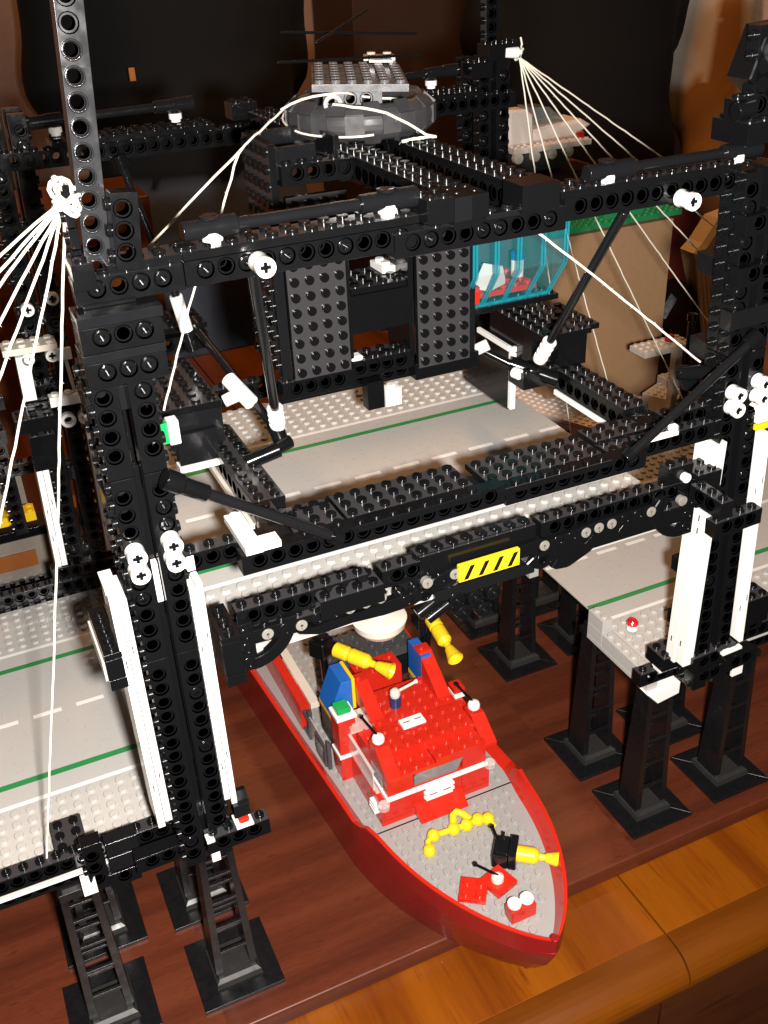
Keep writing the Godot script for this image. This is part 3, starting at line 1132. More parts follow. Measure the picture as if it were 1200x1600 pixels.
func rear_tower(label: String, x: float, lean: float, y1: float, white_side: float) -> Node3D:
	var t := thing("bridge_tower", label, "bridge tower", V(x, 16, -35), "lift towers of the bridge")
	t.rotation.z = deg_to_rad(lean)
	var rows := [[16.9, 16, seq(1, 15)], [32.9, 12, seq(1, 11)], [44.9, y1 - 44.9, seq(1, int(y1 - 45.9))]]
	for z in [-34.0, -37.0]:
		column(t, x, z, rows, false)
		column(t, x + 1.9, z, rows, true)
	for y in [19.5, 27, 35.0, 40.5, 47.0]:
		put(t, "spacer_brick", brick(3.4, 1.9, 1.2, true), mats.black2, V(x - .75, y, -36.95))
	rail(t, x - 1.75, x - .75, 19.3, 29.5, -36, -33.9, false)
	rail(t, x + 2.7, x + 3.4, 19.5, 33.5, -36, -34.2, true)
	put(t, "band_beam", beam(5), mats.black, V(x - 1.6, 35.2, -33.3))
	put(t, "band_beam", beam(5, null, false), mats.black, V(x - 1.6, 33.9, -33.2))
	put(t, "foot_beam", beam(6), mats.black, V(x - 2.2, 17.2, -33.4))
	put(t, "foot_beam", beam(6, null, false), mats.black, V(x - 2.2, 18.5, -33.6))
	return t


func towers_rear() -> void:
	var t := rear_tower("black lift tower in the background at the far left, half behind white cords", -.9, -1.7, 56.0, -1)
	for p in [V(-.9, 42.4, -33.9), V(1.0, 43.0, -33.9), V(-1.6, 38.7, -33.6), V(.2, 38.7, -33.6)]:
		white_bush(t, p, .6)
	put(t, "white_plate", brick(4, 2, .5), mats.oldwhite, V(-3.4, 39.6, -33.8))
	boxp(t, "white_column", V(-2.5, 35.4, -33.9), V(-1.5, 39.0, -33.0), mats.white, .05)
	put(t, "white_rack", brick(5, 1, .8), mats.white, V(-.7, 34.9, -33.1))
	put(t, "lattice_brick", brick(3, 2, 1.2), mats.black, V(-3.6, 33.4, -33.4))
	put(t, "lattice_brick", brick(2, 2, 3.0), mats.black, V(-2.8, 30.0, -33.6))
	put(t, "lattice_brick", brick(3, 3, 1.2), mats.black, V(2.6, 36.2, -35.4))
	put(t, "lattice_brick", brick(2, 2, 2.6), mats.black, V(3.2, 33.0, -35))
	for x in [.4, 1.75]:
		var m := MB.new()
		m.xf = Transform3D(Basis(V(1, 0, 0), V(0, 0, 1), V(0, -1, 0)), V(x, 33.7, -32.4))
		m.lathe(V(0, 0, 0), [Vector2(.32, 0), Vector2(.55, 0), Vector2(.6, .06), Vector2(.6, .5), Vector2(.55, .56), Vector2(.36, .56), Vector2(.32, .5), Vector2(.32, 0)], 18)
		part(t, "white_ring", m, mats.white)
	boxp(t, "white_clip", V(.5, 38.4, -33), V(1.6, 39.3, -32.6), mats.white, .04)
	var bar := MB.new()
	bar.rod(V(1.1, 38.4, -32.8), V(1.4, 34.9, -32.6), .14, 8)
	part(t, "white_bar", bar, mats.oldwhite)
	put(t, "head_beam", beam(3), mats.black, V(-.9, 52.4, -33.2))
	t = rear_tower("black lift tower in the background on the right, white cords spread from its top", 39.6, 0.6, 56.2, 1)
	put(t, "head_brick", brick(2, 2, 1.2), mats.black, V(38.0, 55.0, -35.2))
	put(t, "head_brick", brick(3, 2, 1.2), mats.black, V(39.6, 56.2, -35.2))
	put(t, "mast", beam(10, seq(1, 9)), mats.black, V(41.6, 56.5, -35.0), UPL)
	var m := MB.new()
	m.rod(V(41.2, 56.7, -33.5), V(42.4, 56.6, -33.3), .45, 14)
	part(t, "white_bush", m, mats.white)


# ================================================================ upper frame
func axle_tube(par: Node3D, a: Vector3, b: Vector3, e0: float, e1: float) -> void:
	var d := (b - a).normalized()
	var m := MB.new()
	m.rod(a + d * e0 * .7, b - d * e1 * .7, .3, 14)
	part(par, "tube", m, mats.black2)
	for k in 2:
		var p := a if k == 0 else b - d * e1
		var q := a + d * e0 if k == 0 else b
		m = MB.new()
		m.turned(p, q, [Vector2(0, 0), Vector2(.42, 0), Vector2(.46, .05), Vector2(.46, (q - p).length() * .55), Vector2(.52, (q - p).length() * .56), Vector2(.52, (q - p).length() - .05), Vector2(.47, (q - p).length()), Vector2(.2, (q - p).length()), Vector2(.2, (q - p).length() - .2), Vector2(0, (q - p).length() - .2)], 16)
		part(par, "tube_end", m, mats.black2)


func round_white(par: Node3D, at: Vector3) -> void:
	if not cache.has("rw"):
		var m := MB.new()
		m.lathe(V(0, 0, 0), [Vector2(.36, 0), Vector2(.36, .2), Vector2(.49, .22), Vector2(.49, .58), Vector2(.46, .62), Vector2(0, .62)], 18)
		cache["rw"] = m.done()
		m = MB.new()
		m.lathe(V(0, 0, 0), [Vector2(.3, 0), Vector2(.34, .5), Vector2(.5, .62), Vector2(.5, .74), Vector2(.36, .76), Vector2(0, .7)], 16)
		cache["rwt"] = m.done()
	put(par, "round_brick", cache["rw"], mats.white, at)
	put(par, "tube_clamp", cache["rwt"], mats.black2, at + V(0, .62, 0))


func upper_frame() -> void:
	var t := thing("top_frame", "black studded beams and tubes joining the tops of the four towers", "bridge frame", V(19, 52, -17))
	# front, left part
	put(t, "front_beam", beam(5), mats.black, V(-.25, 52.25, -1.0))
	pegs(t, V(-.25, 52.25, -1), [1.0, 2.0, 3.0, 4.0], Basis(), .6)
	put(t, "front_beam", beam(12, null, false), mats.black, V(4.76, 52.32, -.97))
	pegs(t, V(4.76, 52.32, -.97), [1.0, 2.0, 3.0, 5.0, 8.0], Basis(), .8)
	put(t, "front_plate", brick(4, 2, .4), mats.black, V(1.4, 53.45, -3.2))
	put(t, "front_plate", brick(12, 2, .4), mats.black, V(4.78, 53.54, -2.98))
	put(t, "front_beam", beam(12, null, false), mats.black, V(4.76, 52.32, -2.0))
	# middle
	put(t, "front_beam", beam(10), mats.black, V(15.3, 52.0, -.75))
	pegs(t, V(15.3, 52.0, -.75), seq(1, 9), Basis(), .5)
	put(t, "front_brick", brick(1.5, 2, 1.2, true), mats.black, V(16.75, 53.6, -2.0))
	put(t, "front_brick", brick(1, 2, 1.2, false), mats.black2, V(18.25, 53.55, -2.0))
	put(t, "front_brick", brick(1, 2, 1.2, false), mats.black, V(19.25, 53.55, -2.1))
	put(t, "front_brick", brick(2.25, 2, 1.35, false), mats.black, V(22.1, 53.45, -2.0))
	put(t, "front_plate", brick(2, 1, .3), mats.black2, V(20.3, 53.25, -1.5))
	# right
	put(t, "front_beam", beam(12), mats.black, V(25.3, 52.35, -.95))
	put(t, "front_plate", brick(12, 2, .4), mats.black, V(25.0, 53.55, -2.9))
	put(t, "front_beam", beam(8), mats.black, V(37.0, 52.3, -1.6))
	white_bush(t, V(8.28, 53.0, -.95), 1.25)
	white_bush(t, V(32.85, 52.6, -.92), 1.25)
	axle_tube(t, V(5.0, 54.75, -1.5), V(16.9, 54.75, -1.5), 2.6, 3.1)
	for x in [6.4, 15.3]:
		round_white(t, V(x, 53.95, -1.5))
	axle_tube(t, V(26.9, 54.5, -1.5), V(38.6, 54.5, -1.5), 3.0, 2.6)
	for x in [28.2, 37.0]:
		round_white(t, V(x, 53.75, -1.5))
	# two long double rows running back to the rear frame
	for q in [[18.4, -.35], [22.45, -.6]]:
		for k in 2:
			put(t, "long_plate", brick(2, 16, .4), mats.black, V(q[0], 54.2, q[1] - 16.2 - 16.3 * k))
			put(t, "long_beam", beam(16, null, false), mats.black, V(q[0] + 1.9, 52.98, q[1] - .4 - 16.3 * k), INZ)
			put(t, "long_beam", beam(16, null, false), mats.black, V(q[0] + .1, 52.98, q[1] - 16.2 - 16.3 * k), OUTZ)
	# rear
	put(t, "rear_beam", beam(16), mats.black, V(2.2, 52.2, -33.6))
	put(t, "rear_beam", beam(8), mats.black, V(16.5, 52.3, -33.4))
	put(t, "rear_beam", beam(16), mats.black, V(26, 52.4, -33.6))
	put(t, "rear_plate", brick(12, 3, .4), mats.black, V(4, 53.45, -36.6))
	put(t, "rear_plate", brick(12, 3, .4), mats.black, V(27, 53.65, -36.6))
	axle_tube(t, V(2.6, 55.1, -35), V(14.9, 55.3, -35), 2.6, 3.0)
	round_white(t, V(4.6, 54.1, -35)); round_white(t, V(13.4, 54.1, -35))
	axle_tube(t, V(26.5, 55.3, -35), V(37.2, 55.6, -35), 2.6, 3.0)
	round_white(t, V(28.0, 54.3, -35)); round_white(t, V(34.8, 54.4, -35))
	put(t, "rear_brick", brick(2, 2, 1.2), mats.black, V(17.4, 53.9, -35.6))


# ================================================================ ring of walkways round the span
func strut(label: String, a: Vector3, b: Vector3, e0: float, e1: float, white_end := false) -> Node3D:
	var t := thing("brace_rod", label, "brace", (a + b) * .5, "diagonal brace rods")
	var d := (b - a).normalized()
	var m := MB.new()
	m.rod(a + d * .3, b - d * .3, .29, 12)
	part(t, "rod", m, mats.black2)
	if e0 > 0:
		m = MB.new()
		m.turned(a, a + d * e0, [Vector2(0, 0), Vector2(.5, 0), Vector2(.55, .06), Vector2(.55, .9), Vector2(.46, 1.0), Vector2(.44, e0 - .05), Vector2(.4, e0), Vector2(0, e0)], 14)
		part(t, "rod_end", m, mats.black)
	if e1 > 0:
		m = MB.new()
		if white_end:
			var pr := [Vector2(0, 0), Vector2(.5, 0)]
			for k in 7:
				pr.append(Vector2(.5 if k % 2 == 0 else .41, .12 + e1 * .9 * k / 7.0))
				pr.append(Vector2(.5 if k % 2 == 0 else .41, .12 + e1 * .9 * (k + .8) / 7.0))
			pr.append(Vector2(.36, e1)); pr.append(Vector2(0, e1 - .2))
			m.turned(b, b - d * e1, pr, 16)
			part(t, "ribbed_coupler", m, mats.white)
		else:
			m.turned(b, b - d * e1, [Vector2(0, 0), Vector2(.42, 0), Vector2(.46, .06), Vector2(.46, e1), Vector2(0, e1)], 14)
			part(t, "rod_end", m, mats.black)
	return t


func ring() -> void:
	var t := thing("walkway_ring", "black studded walkway beams between the towers, above the raised deck", "walkway", V(20, 38, -10))
	# front walkway
	put(t, "front_beam", beam(3.2, [.6, 1.6, 2.6]), mats.black, V(2.5, 37.0, -1.05))
	put(t, "front_beam", beam(16, null, false), mats.black, V(5.25, 36.95, .45))
	put(t, "front_beam", beam(10, null, false), mats.black, V(21.3, 36.7, .4))
	put(t, "front_beam", beam(6), mats.black, V(31.0, 37.0, -.2))
	put(t, "front_plate", brick(3, 3, .4), mats.black, V(8.6, 37.65, -2.9))
	put(t, "front_plate", brick(4, 2, .4), mats.black, V(8.4, 37.2, -4.2))
	put(t, "walk_plate", brick(8, 4, .4), mats.black, V(11.72, 37.7, -3.5))
	put(t, "walk_plate", brick(8, 4, .4), mats.black, V(20.68, 37.5, -3.5))
	put(t, "walk_plate", brick(1.2, 2, .4, false), mats.black, V(19.6, 37.2, -2.4))
	put(t, "walk_plate", brick(4, 2, .4), mats.black, V(29.0, 37.55, -3.9))
	put(t, "walk_plate", brick(3, 2, .4), mats.black, V(29.2, 37.3, -2.4))
	put(t, "white_plate", brick(1, 4, .42), mats.white, V(5.5, 38.2, -3.4))
	put(t, "white_plate", brick(2, 1, .42, false), mats.white, V(5.52, 38.18, -.5))
	boxp(t, "white_clip", V(31.6, 38.2, -.2), V(33.8, 38.5, .2), mats.white, .05)
	boxp(t, "white_clip", V(33.2, 38.5, -.3), V(33.8, 38.9, .15), mats.white, .1)
	put(t, "right_beam", beam(5), mats.black, V(33.6, 37.7, -1.2))
	# left side beam
	put(t, "left_plate", brick(2, 11, .4), mats.black, V(7.65, 37.6, -15.9))
	put(t, "left_beam", beam(11, null, false), mats.black, V(7.7, 36.4, -15.9), OUTZ)
	put(t, "left_beam", beam(11, null, false), mats.black, V(9.6, 36.4, -4.9), INZ)
	boxp(t, "light_strip", V(7.45, 36.0, -15.9), V(7.75, 36.4, -5.4), mats.oldwhite, .03)
	put(t, "left_post", brick(1, 2, 2.4), mats.black, V(7.7, 35.6, -4.8))
	put(t, "left_brick", brick(2, 2, 1.2, false), mats.black2, V(7.4, 36.6, -2.9))
	put(t, "left_platform", brick(4, 8, .4), mats.black, V(4.55, 40.85, -20.7))
	put(t, "left_wall", brick(3.4, 1, 2.4, false), mats.black2, V(5.1, 38.4, -13.75))
	put(t, "left_wall", brick(2.6, 1, 2.1, false), mats.black2, V(5.3, 37.6, -13.2))
	put(t, "left_beam", beam(5, null), mats.black, V(8.0, 39.6, -15.2))
	put(t, "white_plate", brick(2.6, 1, .4, false), mats.white, V(5.2, 37.15, -13.1))
	put(t, "left_platform", brick(6, 4, .4), mats.black, V(5.4, 41.4, -29.5))
	put(t, "left_wall", beam(6, [3.0], false), mats.black, V(5.4, 39.8, -25.6))
	put(t, "left_beam", beam(16, null), mats.black, V(4.8, 38.6, -17.0), INZ)
	# green signal on the tower side
	var gl := thing("signal_light", "green see-through lamp with a white cover on the front left tower's side", "light", V(4.2, 42, -8))
	boxp(gl, "lamp", V(3.7, 41.4, -8.5), V(4.2, 42.7, -7.9), mats.tgreen, .06)
	boxp(gl, "cover", V(4.1, 41.3, -8.6), V(4.75, 42.8, -7.8), mats.white, .06)
	boxp(gl, "bracket", V(1.2, 41.6, -8.6), V(3.8, 42.4, -8.1), mats.black, .04)
	# right side
	put(t, "right_plate", brick(2, 8, .4), mats.black, V(32.85, 37.95, -12.2))
	put(t, "right_plate", brick(2, 2, .4), mats.black, V(33.0, 37.4, -4.2))
	put(t, "right_beam", beam(12, null, false), mats.black, V(32.95, 36.75, -14.5), OUTZ)
	put(t, "right_beam", beam(12, null, false), mats.black, V(34.9, 36.75, -2.5), INZ)
	boxp(t, "white_strip", V(32.82, 36.35, -12.3), V(33.1, 36.75, -3.0), mats.white, .03)
	put(t, "right_platform", brick(4, 7, .4), mats.black, V(31.4, 40.75, -18.7))
	put(t, "right_platform", brick(1.2, 5, .4, true), mats.black, V(35.2, 40.75, -17.2))
	put(t, "right_wall", brick(2.4, 1, 2.4, false), mats.black, V(33.0, 38.3, -13.2))
	put(t, "right_wall", brick(1, 6, 2.6, false), mats.black, V(31.6, 38.1, -19.5))
	boxp(t, "white_edge", V(31.1, 38.75, -20.6), V(31.4, 39.15, -15.9), mats.white, .03)
	boxp(t, "white_edge", V(31.1, 38.75, -15.85), V(32.6, 39.15, -15.55), mats.white, .03)
	boxp(t, "white_post", V(31.15, 34.2, -15.9), V(31.6, 38.7, -15.5), mats.white, .03)
	boxp(t, "right_wall", V(31.2, 34.0, -22.5), V(31.7, 38.6, -16.0), mats.black, .04)
	put(t, "joint", brick(3, 2, 1.2), mats.black, V(30.0, 37.4, -13.9))
	var m := MB.new()
	m.rod(V(27.4, 40.3, -15.9), V(30.5, 38.5, -13.2), .3, 12)
	m.rod(V(29.9, 38.9, -13.6), V(32.6, 37.8, -11.6), .55, 14)
	part(t, "link_rod", m, mats.black)
	m = MB.new()
	m.rod(V(29.8, 38.5, -12.9), V(29.95, 38.5, -12.3), .4, 14)
	part(t, "white_pin", m, mats.white)
	m = MB.new()
	m.rod(V(26.9, 39.6, -15.0), V(28.5, 40.4, -14.3), .42, 14)
	part(t, "white_bush", m, mats.white)
	# left elbow joint and white tee
	m = MB.new()
	m.rod(V(8.9, 38.1, -9.8), V(11.0, 38.6, -9.6), .5, 14)
	m.rod(V(10.7, 38.6, -9.7), V(11.9, 38.8, -9.9), .42, 12)
	part(t, "elbow", m, mats.black)
	m = MB.new()
	m.rod(V(11.4, 38.4, -10.0), V(11.2, 40.0, -11.0), .5, 14)
	part(t, "elbow", m, mats.black)
	m = MB.new()
	m.rod(V(8.9, 40.7, -13.6), V(10.4, 41.2, -13.4), .4, 14, .45)
	m.rod(V(9.7, 41.6, -14.9), V(10.5, 40.5, -12.9), .52, 14)
	part(t, "white_tee", m, mats.white)
	strut("black brace rod from the front left tower down to the front walkway", V(1.9, 44.0, 1.0), V(10.7, 37.95, .95), 2.4, .7)
	strut("black brace rod from the front right tower down to the front walkway", V(38.6, 44.0, .7), V(29.4, 37.9, .75), .6, .6)
	strut("black brace rod from the front beam to the left white ribbed coupler", V(8.4, 52.3, -2.4), V(11.35, 39.7, -10.6), 0, 2.2, true)
	strut("black brace rod in front of the brown carton, in the right white ribbed coupler", V(30.3, 52.2, -2.2), V(31.2, 39.6, -11.8), 0, 2.4, true)
	strut("thin dark rod behind the left platform, through the white tee", V(9.4, 43.3, -21.8), V(11.3, 39.3, -11.0), .9, .3)
	var rs := strut("dark rod with a white sleeve behind the left tower's head block", V(8.0, 47.4, -20), V(8.85, 42.0, -20), 0, .8)
	m = MB.new()
	m.rod(V(8.23, 45.9, -20), V(8.63, 43.4, -20), .44, 14)
	part(rs, "white_sleeve", m, mats.white)
	strut("dark rod hanging from the rear beam at the upper left", V(8.4, 52.6, -33.4), V(10.2, 45.2, -33.8), .8, .5)


# ================================================================ machine house on the ring
func house() -> void:
	var t := thing("machine_house", "black studded machine house hanging between the frames, with open middle", "machine house", V(20, 47, -16.5))
	var z := -13.7
	put(t, "front_panel", brick(4, 8, .4), mats.black, V(13.8, 40.75, z - .4), FWD * Basis(V(1, 0, 0), V(0, 1, 0), V(0, 0, 1)))
	var p: MeshInstance3D = t.get_child(0)
	p.position = (V(13.8, 48.95, z - .4) - org[t]) * U
	put(t, "front_panel", brick(4, 8, .4), mats.black, V(22.7, 47.95, z - .4), FWD)
	put(t, "left_panel", brick(5, 8, .4), mats.black, V(13.5, 49.3, -19.4), LFT)
	put(t, "left_panel", brick(5, 5, .4), mats.black, V(14.0, 55.6, -19.2), LFT)
	boxp(t, "corner_post", V(13.1, 40.2, z - 1.2), V(13.8, 51.6, z - .35), mats.black2, .04)
	boxp(t, "corner_post", V(26.7, 39.8, z - 1.2), V(27.3, 50.0, z - .35), mats.black2, .04)
	boxp(t, "inner_wall", V(17.8, 40.8, z - 4), V(18.2, 49.5, z - .45), mats.black, .03)
	boxp(t, "inner_wall", V(22.3, 40.8, z - 4), V(22.7, 49.5, z - .45), mats.black, .03)
	boxp(t, "rear_wall", V(13.6, 40.8, -20.2), V(17.9, 49.5, -19.4), mats.black, .03)
	boxp(t, "rear_wall", V(22.6, 40.8, -20.2), V(27.2, 49.5, -19.4), mats.black, .03)
	boxp(t, "middle_panel", V(18.2, 43.1, z - 1.1), V(22.4, 45.7, z - .5), mats.black, .04)
	put(t, "middle_plate", brick(4, 4, .4), mats.black, V(18.25, 45.75, z - 4.5))
	put(t, "middle_plate", brick(4, 2, .4), mats.black, V(18.25, 40.8, z - 2.5))
	put(t, "white_plate", brick(1, 2, .45), mats.white, V(21.3, 46.2, z - 4.3))
	put(t, "lower_beam", beam(5), mats.black, V(12.9, 39.7, z - .1))
	put(t, "lower_beam", beam(5, null, true), mats.black, V(17.6, 40.0, z - .45))
	put(t, "lower_beam", brick(5, 1, 1.2, false), mats.black, V(22.6, 39.0, z - 1.3))
	put(t, "lower_beam", beam(14, null, false), mats.black, V(13.0, 38.9, z - 1.4))
	put(t, "lower_post", brick(1.25, 1, 2.0, false), mats.black, V(18.8, 37.75, z - .9))
	put(t, "white_brick", brick(1.2, 1, 1.25, true), mats.white, V(20.08, 37.75, z - .8))
	boxp(t, "white_arch", V(17.9, 41.2, z - 1.3), V(18.9, 41.6, z - .4), mats.white, .15)
	# upper storey
	put(t, "upper_beam", beam(5), mats.black, V(14.1, 53.2, z + .05))
	put(t, "stud_strip", brick(4, 1, .4), mats.black, V(14.2, 52.6, z - .4), FWD)
	put(t, "upper_brick", brick(2, 1, 1.2, true), mats.black, V(14.2, 51.0, z - 1.3))
	put(t, "upper_beam", beam(5, null, false), mats.black, V(14.1, 50.0, z - .05))
	for w in [[13.9, 53.5, -19.2, 14.25, 55.4, z - .6], [14.25, 54.4, z - 1.0, 16.6, 55.35, z - .6], [14.2, 53.5, -19.3, 18.4, 55.6, -18.9], [18.0, 53.5, -19.2, 18.4, 55.5, -15.0]]:
		boxp(t, "box_wall", V(w[0], w[1], w[2]), V(w[3], w[4], w[5]), mats.black2, .03)
	put(t, "side_beam", beam(6, null, true), mats.black, V(18.9, 53.0, z - .2), INZ)
	put(t, "roof_plate", brick(8, 4, .4), mats.black, V(18.6, 49.6, -19.0))
	put(t, "roof_brick", brick(4, 4, 1.2, true), mats.black, V(18.2, 47.2, -24.0))
	# control cab of clear blue-green plastic
	var c := thing("control_cab", "clear blue-green cab window with ribs, red floor and white control desk inside", "cab", V(30.5, 45, -15))
	var prof := [Vector2(48.5, -13.6), Vector2(45.6, -13.6), Vector2(42.9, -15.6), Vector2(42.7, -15.6)]
	var x0 := 26.95
	var x1 := 34.2
	var m := MB.new()
	for k in 2:
		var a: Vector2 = prof[k]
		var b: Vector2 = prof[k + 1]
		m.poly([V(x0, a.x, a.y), V(x1, a.x, a.y), V(x1, b.x, b.y), V(x0, b.x, b.y)], V(0, -.3, 1))
	part(c, "window_pane", m, mats.teal)
	m = MB.new()
	m.poly([V(x1, 48.5, -13.6), V(x1, 48.5, -19.5), V(x1, 42.7, -19.5), V(x1, 42.9, -15.6), V(x1, 45.6, -13.6)], V(1, 0, 0))
	part(c, "window_pane", m, mats.teal)
	m = MB.new()
	m.poly([V(x0, 42.75, -15.6), V(x1, 42.75, -15.6), V(x1, 42.75, -17.0), V(x0, 42.75, -17.0)], V(0, 1, 0))
	part(c, "window_pane", m, mats.teal)
	for x in [27.0, 28.65, 30.4, 32.3, 34.1]:
		for k in 2:
			var a: Vector2 = prof[k]
			var b: Vector2 = prof[k + 1]
			m = MB.new()
			m.rod(V(x - .12, a.x, a.y + .08), V(x - .12, b.x, b.y + .08), .1, 8)
			m.rod(V(x + .12, a.x, a.y + .08), V(x + .12, b.x, b.y + .08), .1, 8)
			part(c, "window_rib", m, mats.tealrib)
	m = MB.new()
	m.rod(V(x0, 48.5, -13.6), V(x1, 48.5, -13.6), .12, 8)
	m.rod(V(x0, 42.85, -15.55), V(x1, 42.85, -15.55), .16, 8)
	part(c, "window_frame", m, mats.tealrib)
	put(c, "cab_floor", brick(6, 4, .4), mats.red, V(27.2, 43.3, -19.6))
	put(c, "cab_floor", brick(8, 5, .4), mats.black, V(26.9, 42.3, -20.3))
	put(c, "roof_plate", brick(8, 6, .4), mats.black, V(26.6, 48.7, -19.6))
	boxp(c, "back_wall", V(27, 43, -20.2), V(34, 48.6, -19.8), mats.dgrey, .04)
	m = MB.new()
	m.xf = Transform3D(Basis(V(0, 1, 0), .5), V(29.6, 44.0, -15.6))
	m.slab(PackedVector2Array([Vector2(-1, 0), Vector2(1, 0), Vector2(1, .4), Vector2(.6, 1.4), Vector2(.2, 1.5), Vector2(-1, .3)]), -1.0, .4, .05)
	part(c, "control_desk", m, mats.white)
	m = MB.new()
	m.xf = Transform3D(Basis(V(0, 1, 0), .5), V(29.6, 44.0, -15.6))
	m.poly([V(.05, 1.32, -.8), V(.05, 1.32, .2), V(-.7, .57, .2), V(-.7, .57, -.8)], V(-1, 1, 0))
	part(c, "green_screen", m, mats.greenp)
	m = MB.new()
	m.lathe(V(32.0, 44.2, -16.4), [Vector2(0, 0), Vector2(.46, 0), Vector2(.46, 1.2), Vector2(.3, 1.22), Vector2(0, 1.22)], 18)
	part(c, "white_drum", m, mats.white)
	m = MB.new()
	m.lathe(V(32.0, 45.4, -16.4), [Vector2(.46, 0), Vector2(.48, .5), Vector2(.3, .6), Vector2(0, .6)], 18)
	part(c, "drum_lid", m, mats.blue)
	boxp(c, "red_seat", V(27.2, 43.3, -15.6), V(28.0, 44.6, -14.6), mats.red, .1)


# ================================================================ tyre and turret plate on top
func turret() -> void:
	var ct := V(22, 55.75, -20)
	var t := thing("tyre", "dark grey rubber tyre lying flat on top of the bridge frame", "tyre", ct)
	var m := MB.new()
	var prof := []
	var nseg := 20
	for k in nseg + 1:
		var a := TAU * k / nseg - PI / 2
		prof.append(Vector2(4.0 + .92 * cos(a) * (1.0 if cos(a) < 0 else .92), 1.05 * sin(a)))
	m.lathe(ct, prof, 64)
	part(t, "carcass", m, mats.rubber)
	# chequered tread: three staggered rows of blocks
	m = MB.new()
	var n := 26
	for r in 3:
		for i in n:
			if (i + r) % 2 == 1: continue
			var lat: float = (r - 1) * .95
			var p := []
			for s in [[-.5, -.44], [.5, -.44], [.5, .44], [-.5, .44]]:
				var an: float = TAU * (i + .5 + s[0]) / n
				var la: float = lat + s[1] * 1.05
				for e in 2:
					var rr := .98 + .2 * e
					p.append(ct + V(cos(an) * (4.0 + .88 * rr * cos(la)), 1.05 * rr * sin(la), -sin(an) * (4.0 + .88 * rr * cos(la))))
			var o: Vector3 = p[1] - ct
			var od := V(o.x, o.y * 2, o.z)
			m.poly([p[1], p[3], p[5], p[7]], od)
			for k in 4:
				var q: int = (k + 1) % 4
				var mid: Vector3 = (p[1] + p[3] + p[5] + p[7]) * .25
				m.poly([p[2 * k], p[2 * q], p[2 * q + 1], p[2 * k + 1]], (p[2 * k + 1] + p[2 * q + 1]) * .5 - mid)
	part(t, "tread_blocks", m, mats.rubber)
	var g := thing("turret", "grey studded plate on clear supports above the tyre", "turret", V(21.4, 57, -18))
	var rb := Basis(V(0, 1, 0), deg_to_rad(-21)) * Basis(V(1, 0, 0), deg_to_rad(1.7)) * Basis(V(0, 0, 1), deg_to_rad(-2.5))
	var o := V(17.92, 58.05, -17.82)
	put(g, "top_plate", brick(6, 8, .45), mats.greyplate, o + rb * V(0, -.45, -8), rb)
	put(g, "white_tile", brick(1.6, 1, .15, false), mats.white, o + rb * V(3.9, .22, -8), rb)
	put(g, "blue_sticker", brick(.7, .9, .05, false), mats.tealp, o + rb * V(4.7, .38, -7.95), rb)
	put(g, "white_tile", brick(2.2, 1, .3, true), mats.oldwhite, o + rb * V(3.6, .1, -9.6), rb)
	put(g, "holder_beam", beam(3), mats.greyplate, o + rb * V(1.4, -1.66, -.7), rb)
	put(g, "holder_plate", brick(4, 2, .4), mats.black, o + rb * V(1.0, -2.3, -2.4), rb)
	put(g, "holder_post", brick(2, 2, 2.6, false), mats.black, o + rb * V(2.0, -4.6, -3.0), rb)
	m = MB.new()
	m.turned(o + rb * V(1.3, -1.1, -.9), o + rb * V(1.3, -1.1, .25), [Vector2(.3, 0), Vector2(.58, 0), Vector2(.62, .08), Vector2(.45, .3), Vector2(.45, .8), Vector2(.62, 1.05), Vector2(.58, 1.15), Vector2(.34, 1.15), Vector2(.3, .6)], 18)
	part(g, "pulley", m, mats.chrome)
	var ae := thing("aerial", "thin black rods lying across the top, left and right of the grey plate", "aerial", V(21, 59, -22))
	for q in [[V(16.6, 59.2, -20), V(27.5, 58.6, -22)], [V(19.6, 60.0, -21), V(25.4, 61.2, -26)], [V(18.4, 60.5, -24), V(28.7, 59.6, -25)]]:
		m = MB.new()
		m.rod(q[0], q[1], .09, 8)
		part(ae, "rod", m, mats.black)


# ================================================================ white cords
func cord(label: String, pts: Array, r: float, group := "") -> void:
	var fine := []
	var cv := Curve3D.new()
	for i in pts.size():
		var tan := Vector3()
		if i > 0 and i < pts.size() - 1: tan = (pts[i + 1] - pts[i - 1]) * .16
		cv.add_point(pts[i], -tan, tan)
	var n := int(clampf(cv.get_baked_length() / .7, 10, 90))
	for i in n + 1:
		var p := cv.sample_baked(cv.get_baked_length() * i / n)
		fine.append(p + V(rng.randf_range(-.025, .025), rng.randf_range(-.025, .025), rng.randf_range(-.02, .02)))
	var t := thing("white_cord", label, "cord", pts[0], group)
	var m := MB.new()
	m.tube(fine, r, 7)
	# loose fibres
	for i in n:
		if rng.randf() < .6:
			var a: Vector3 = fine[i]
			var d := V(rng.randf_range(-1, 1), rng.randf_range(-1, 1), rng.randf_range(-.5, 1)).normalized()
			m.tube([a, a + d * r * 1.7, a + d * r * 2.2 + V(0, -r * .5, 0)], .008, 3)
	part(t, "strand", m, mats.cord)


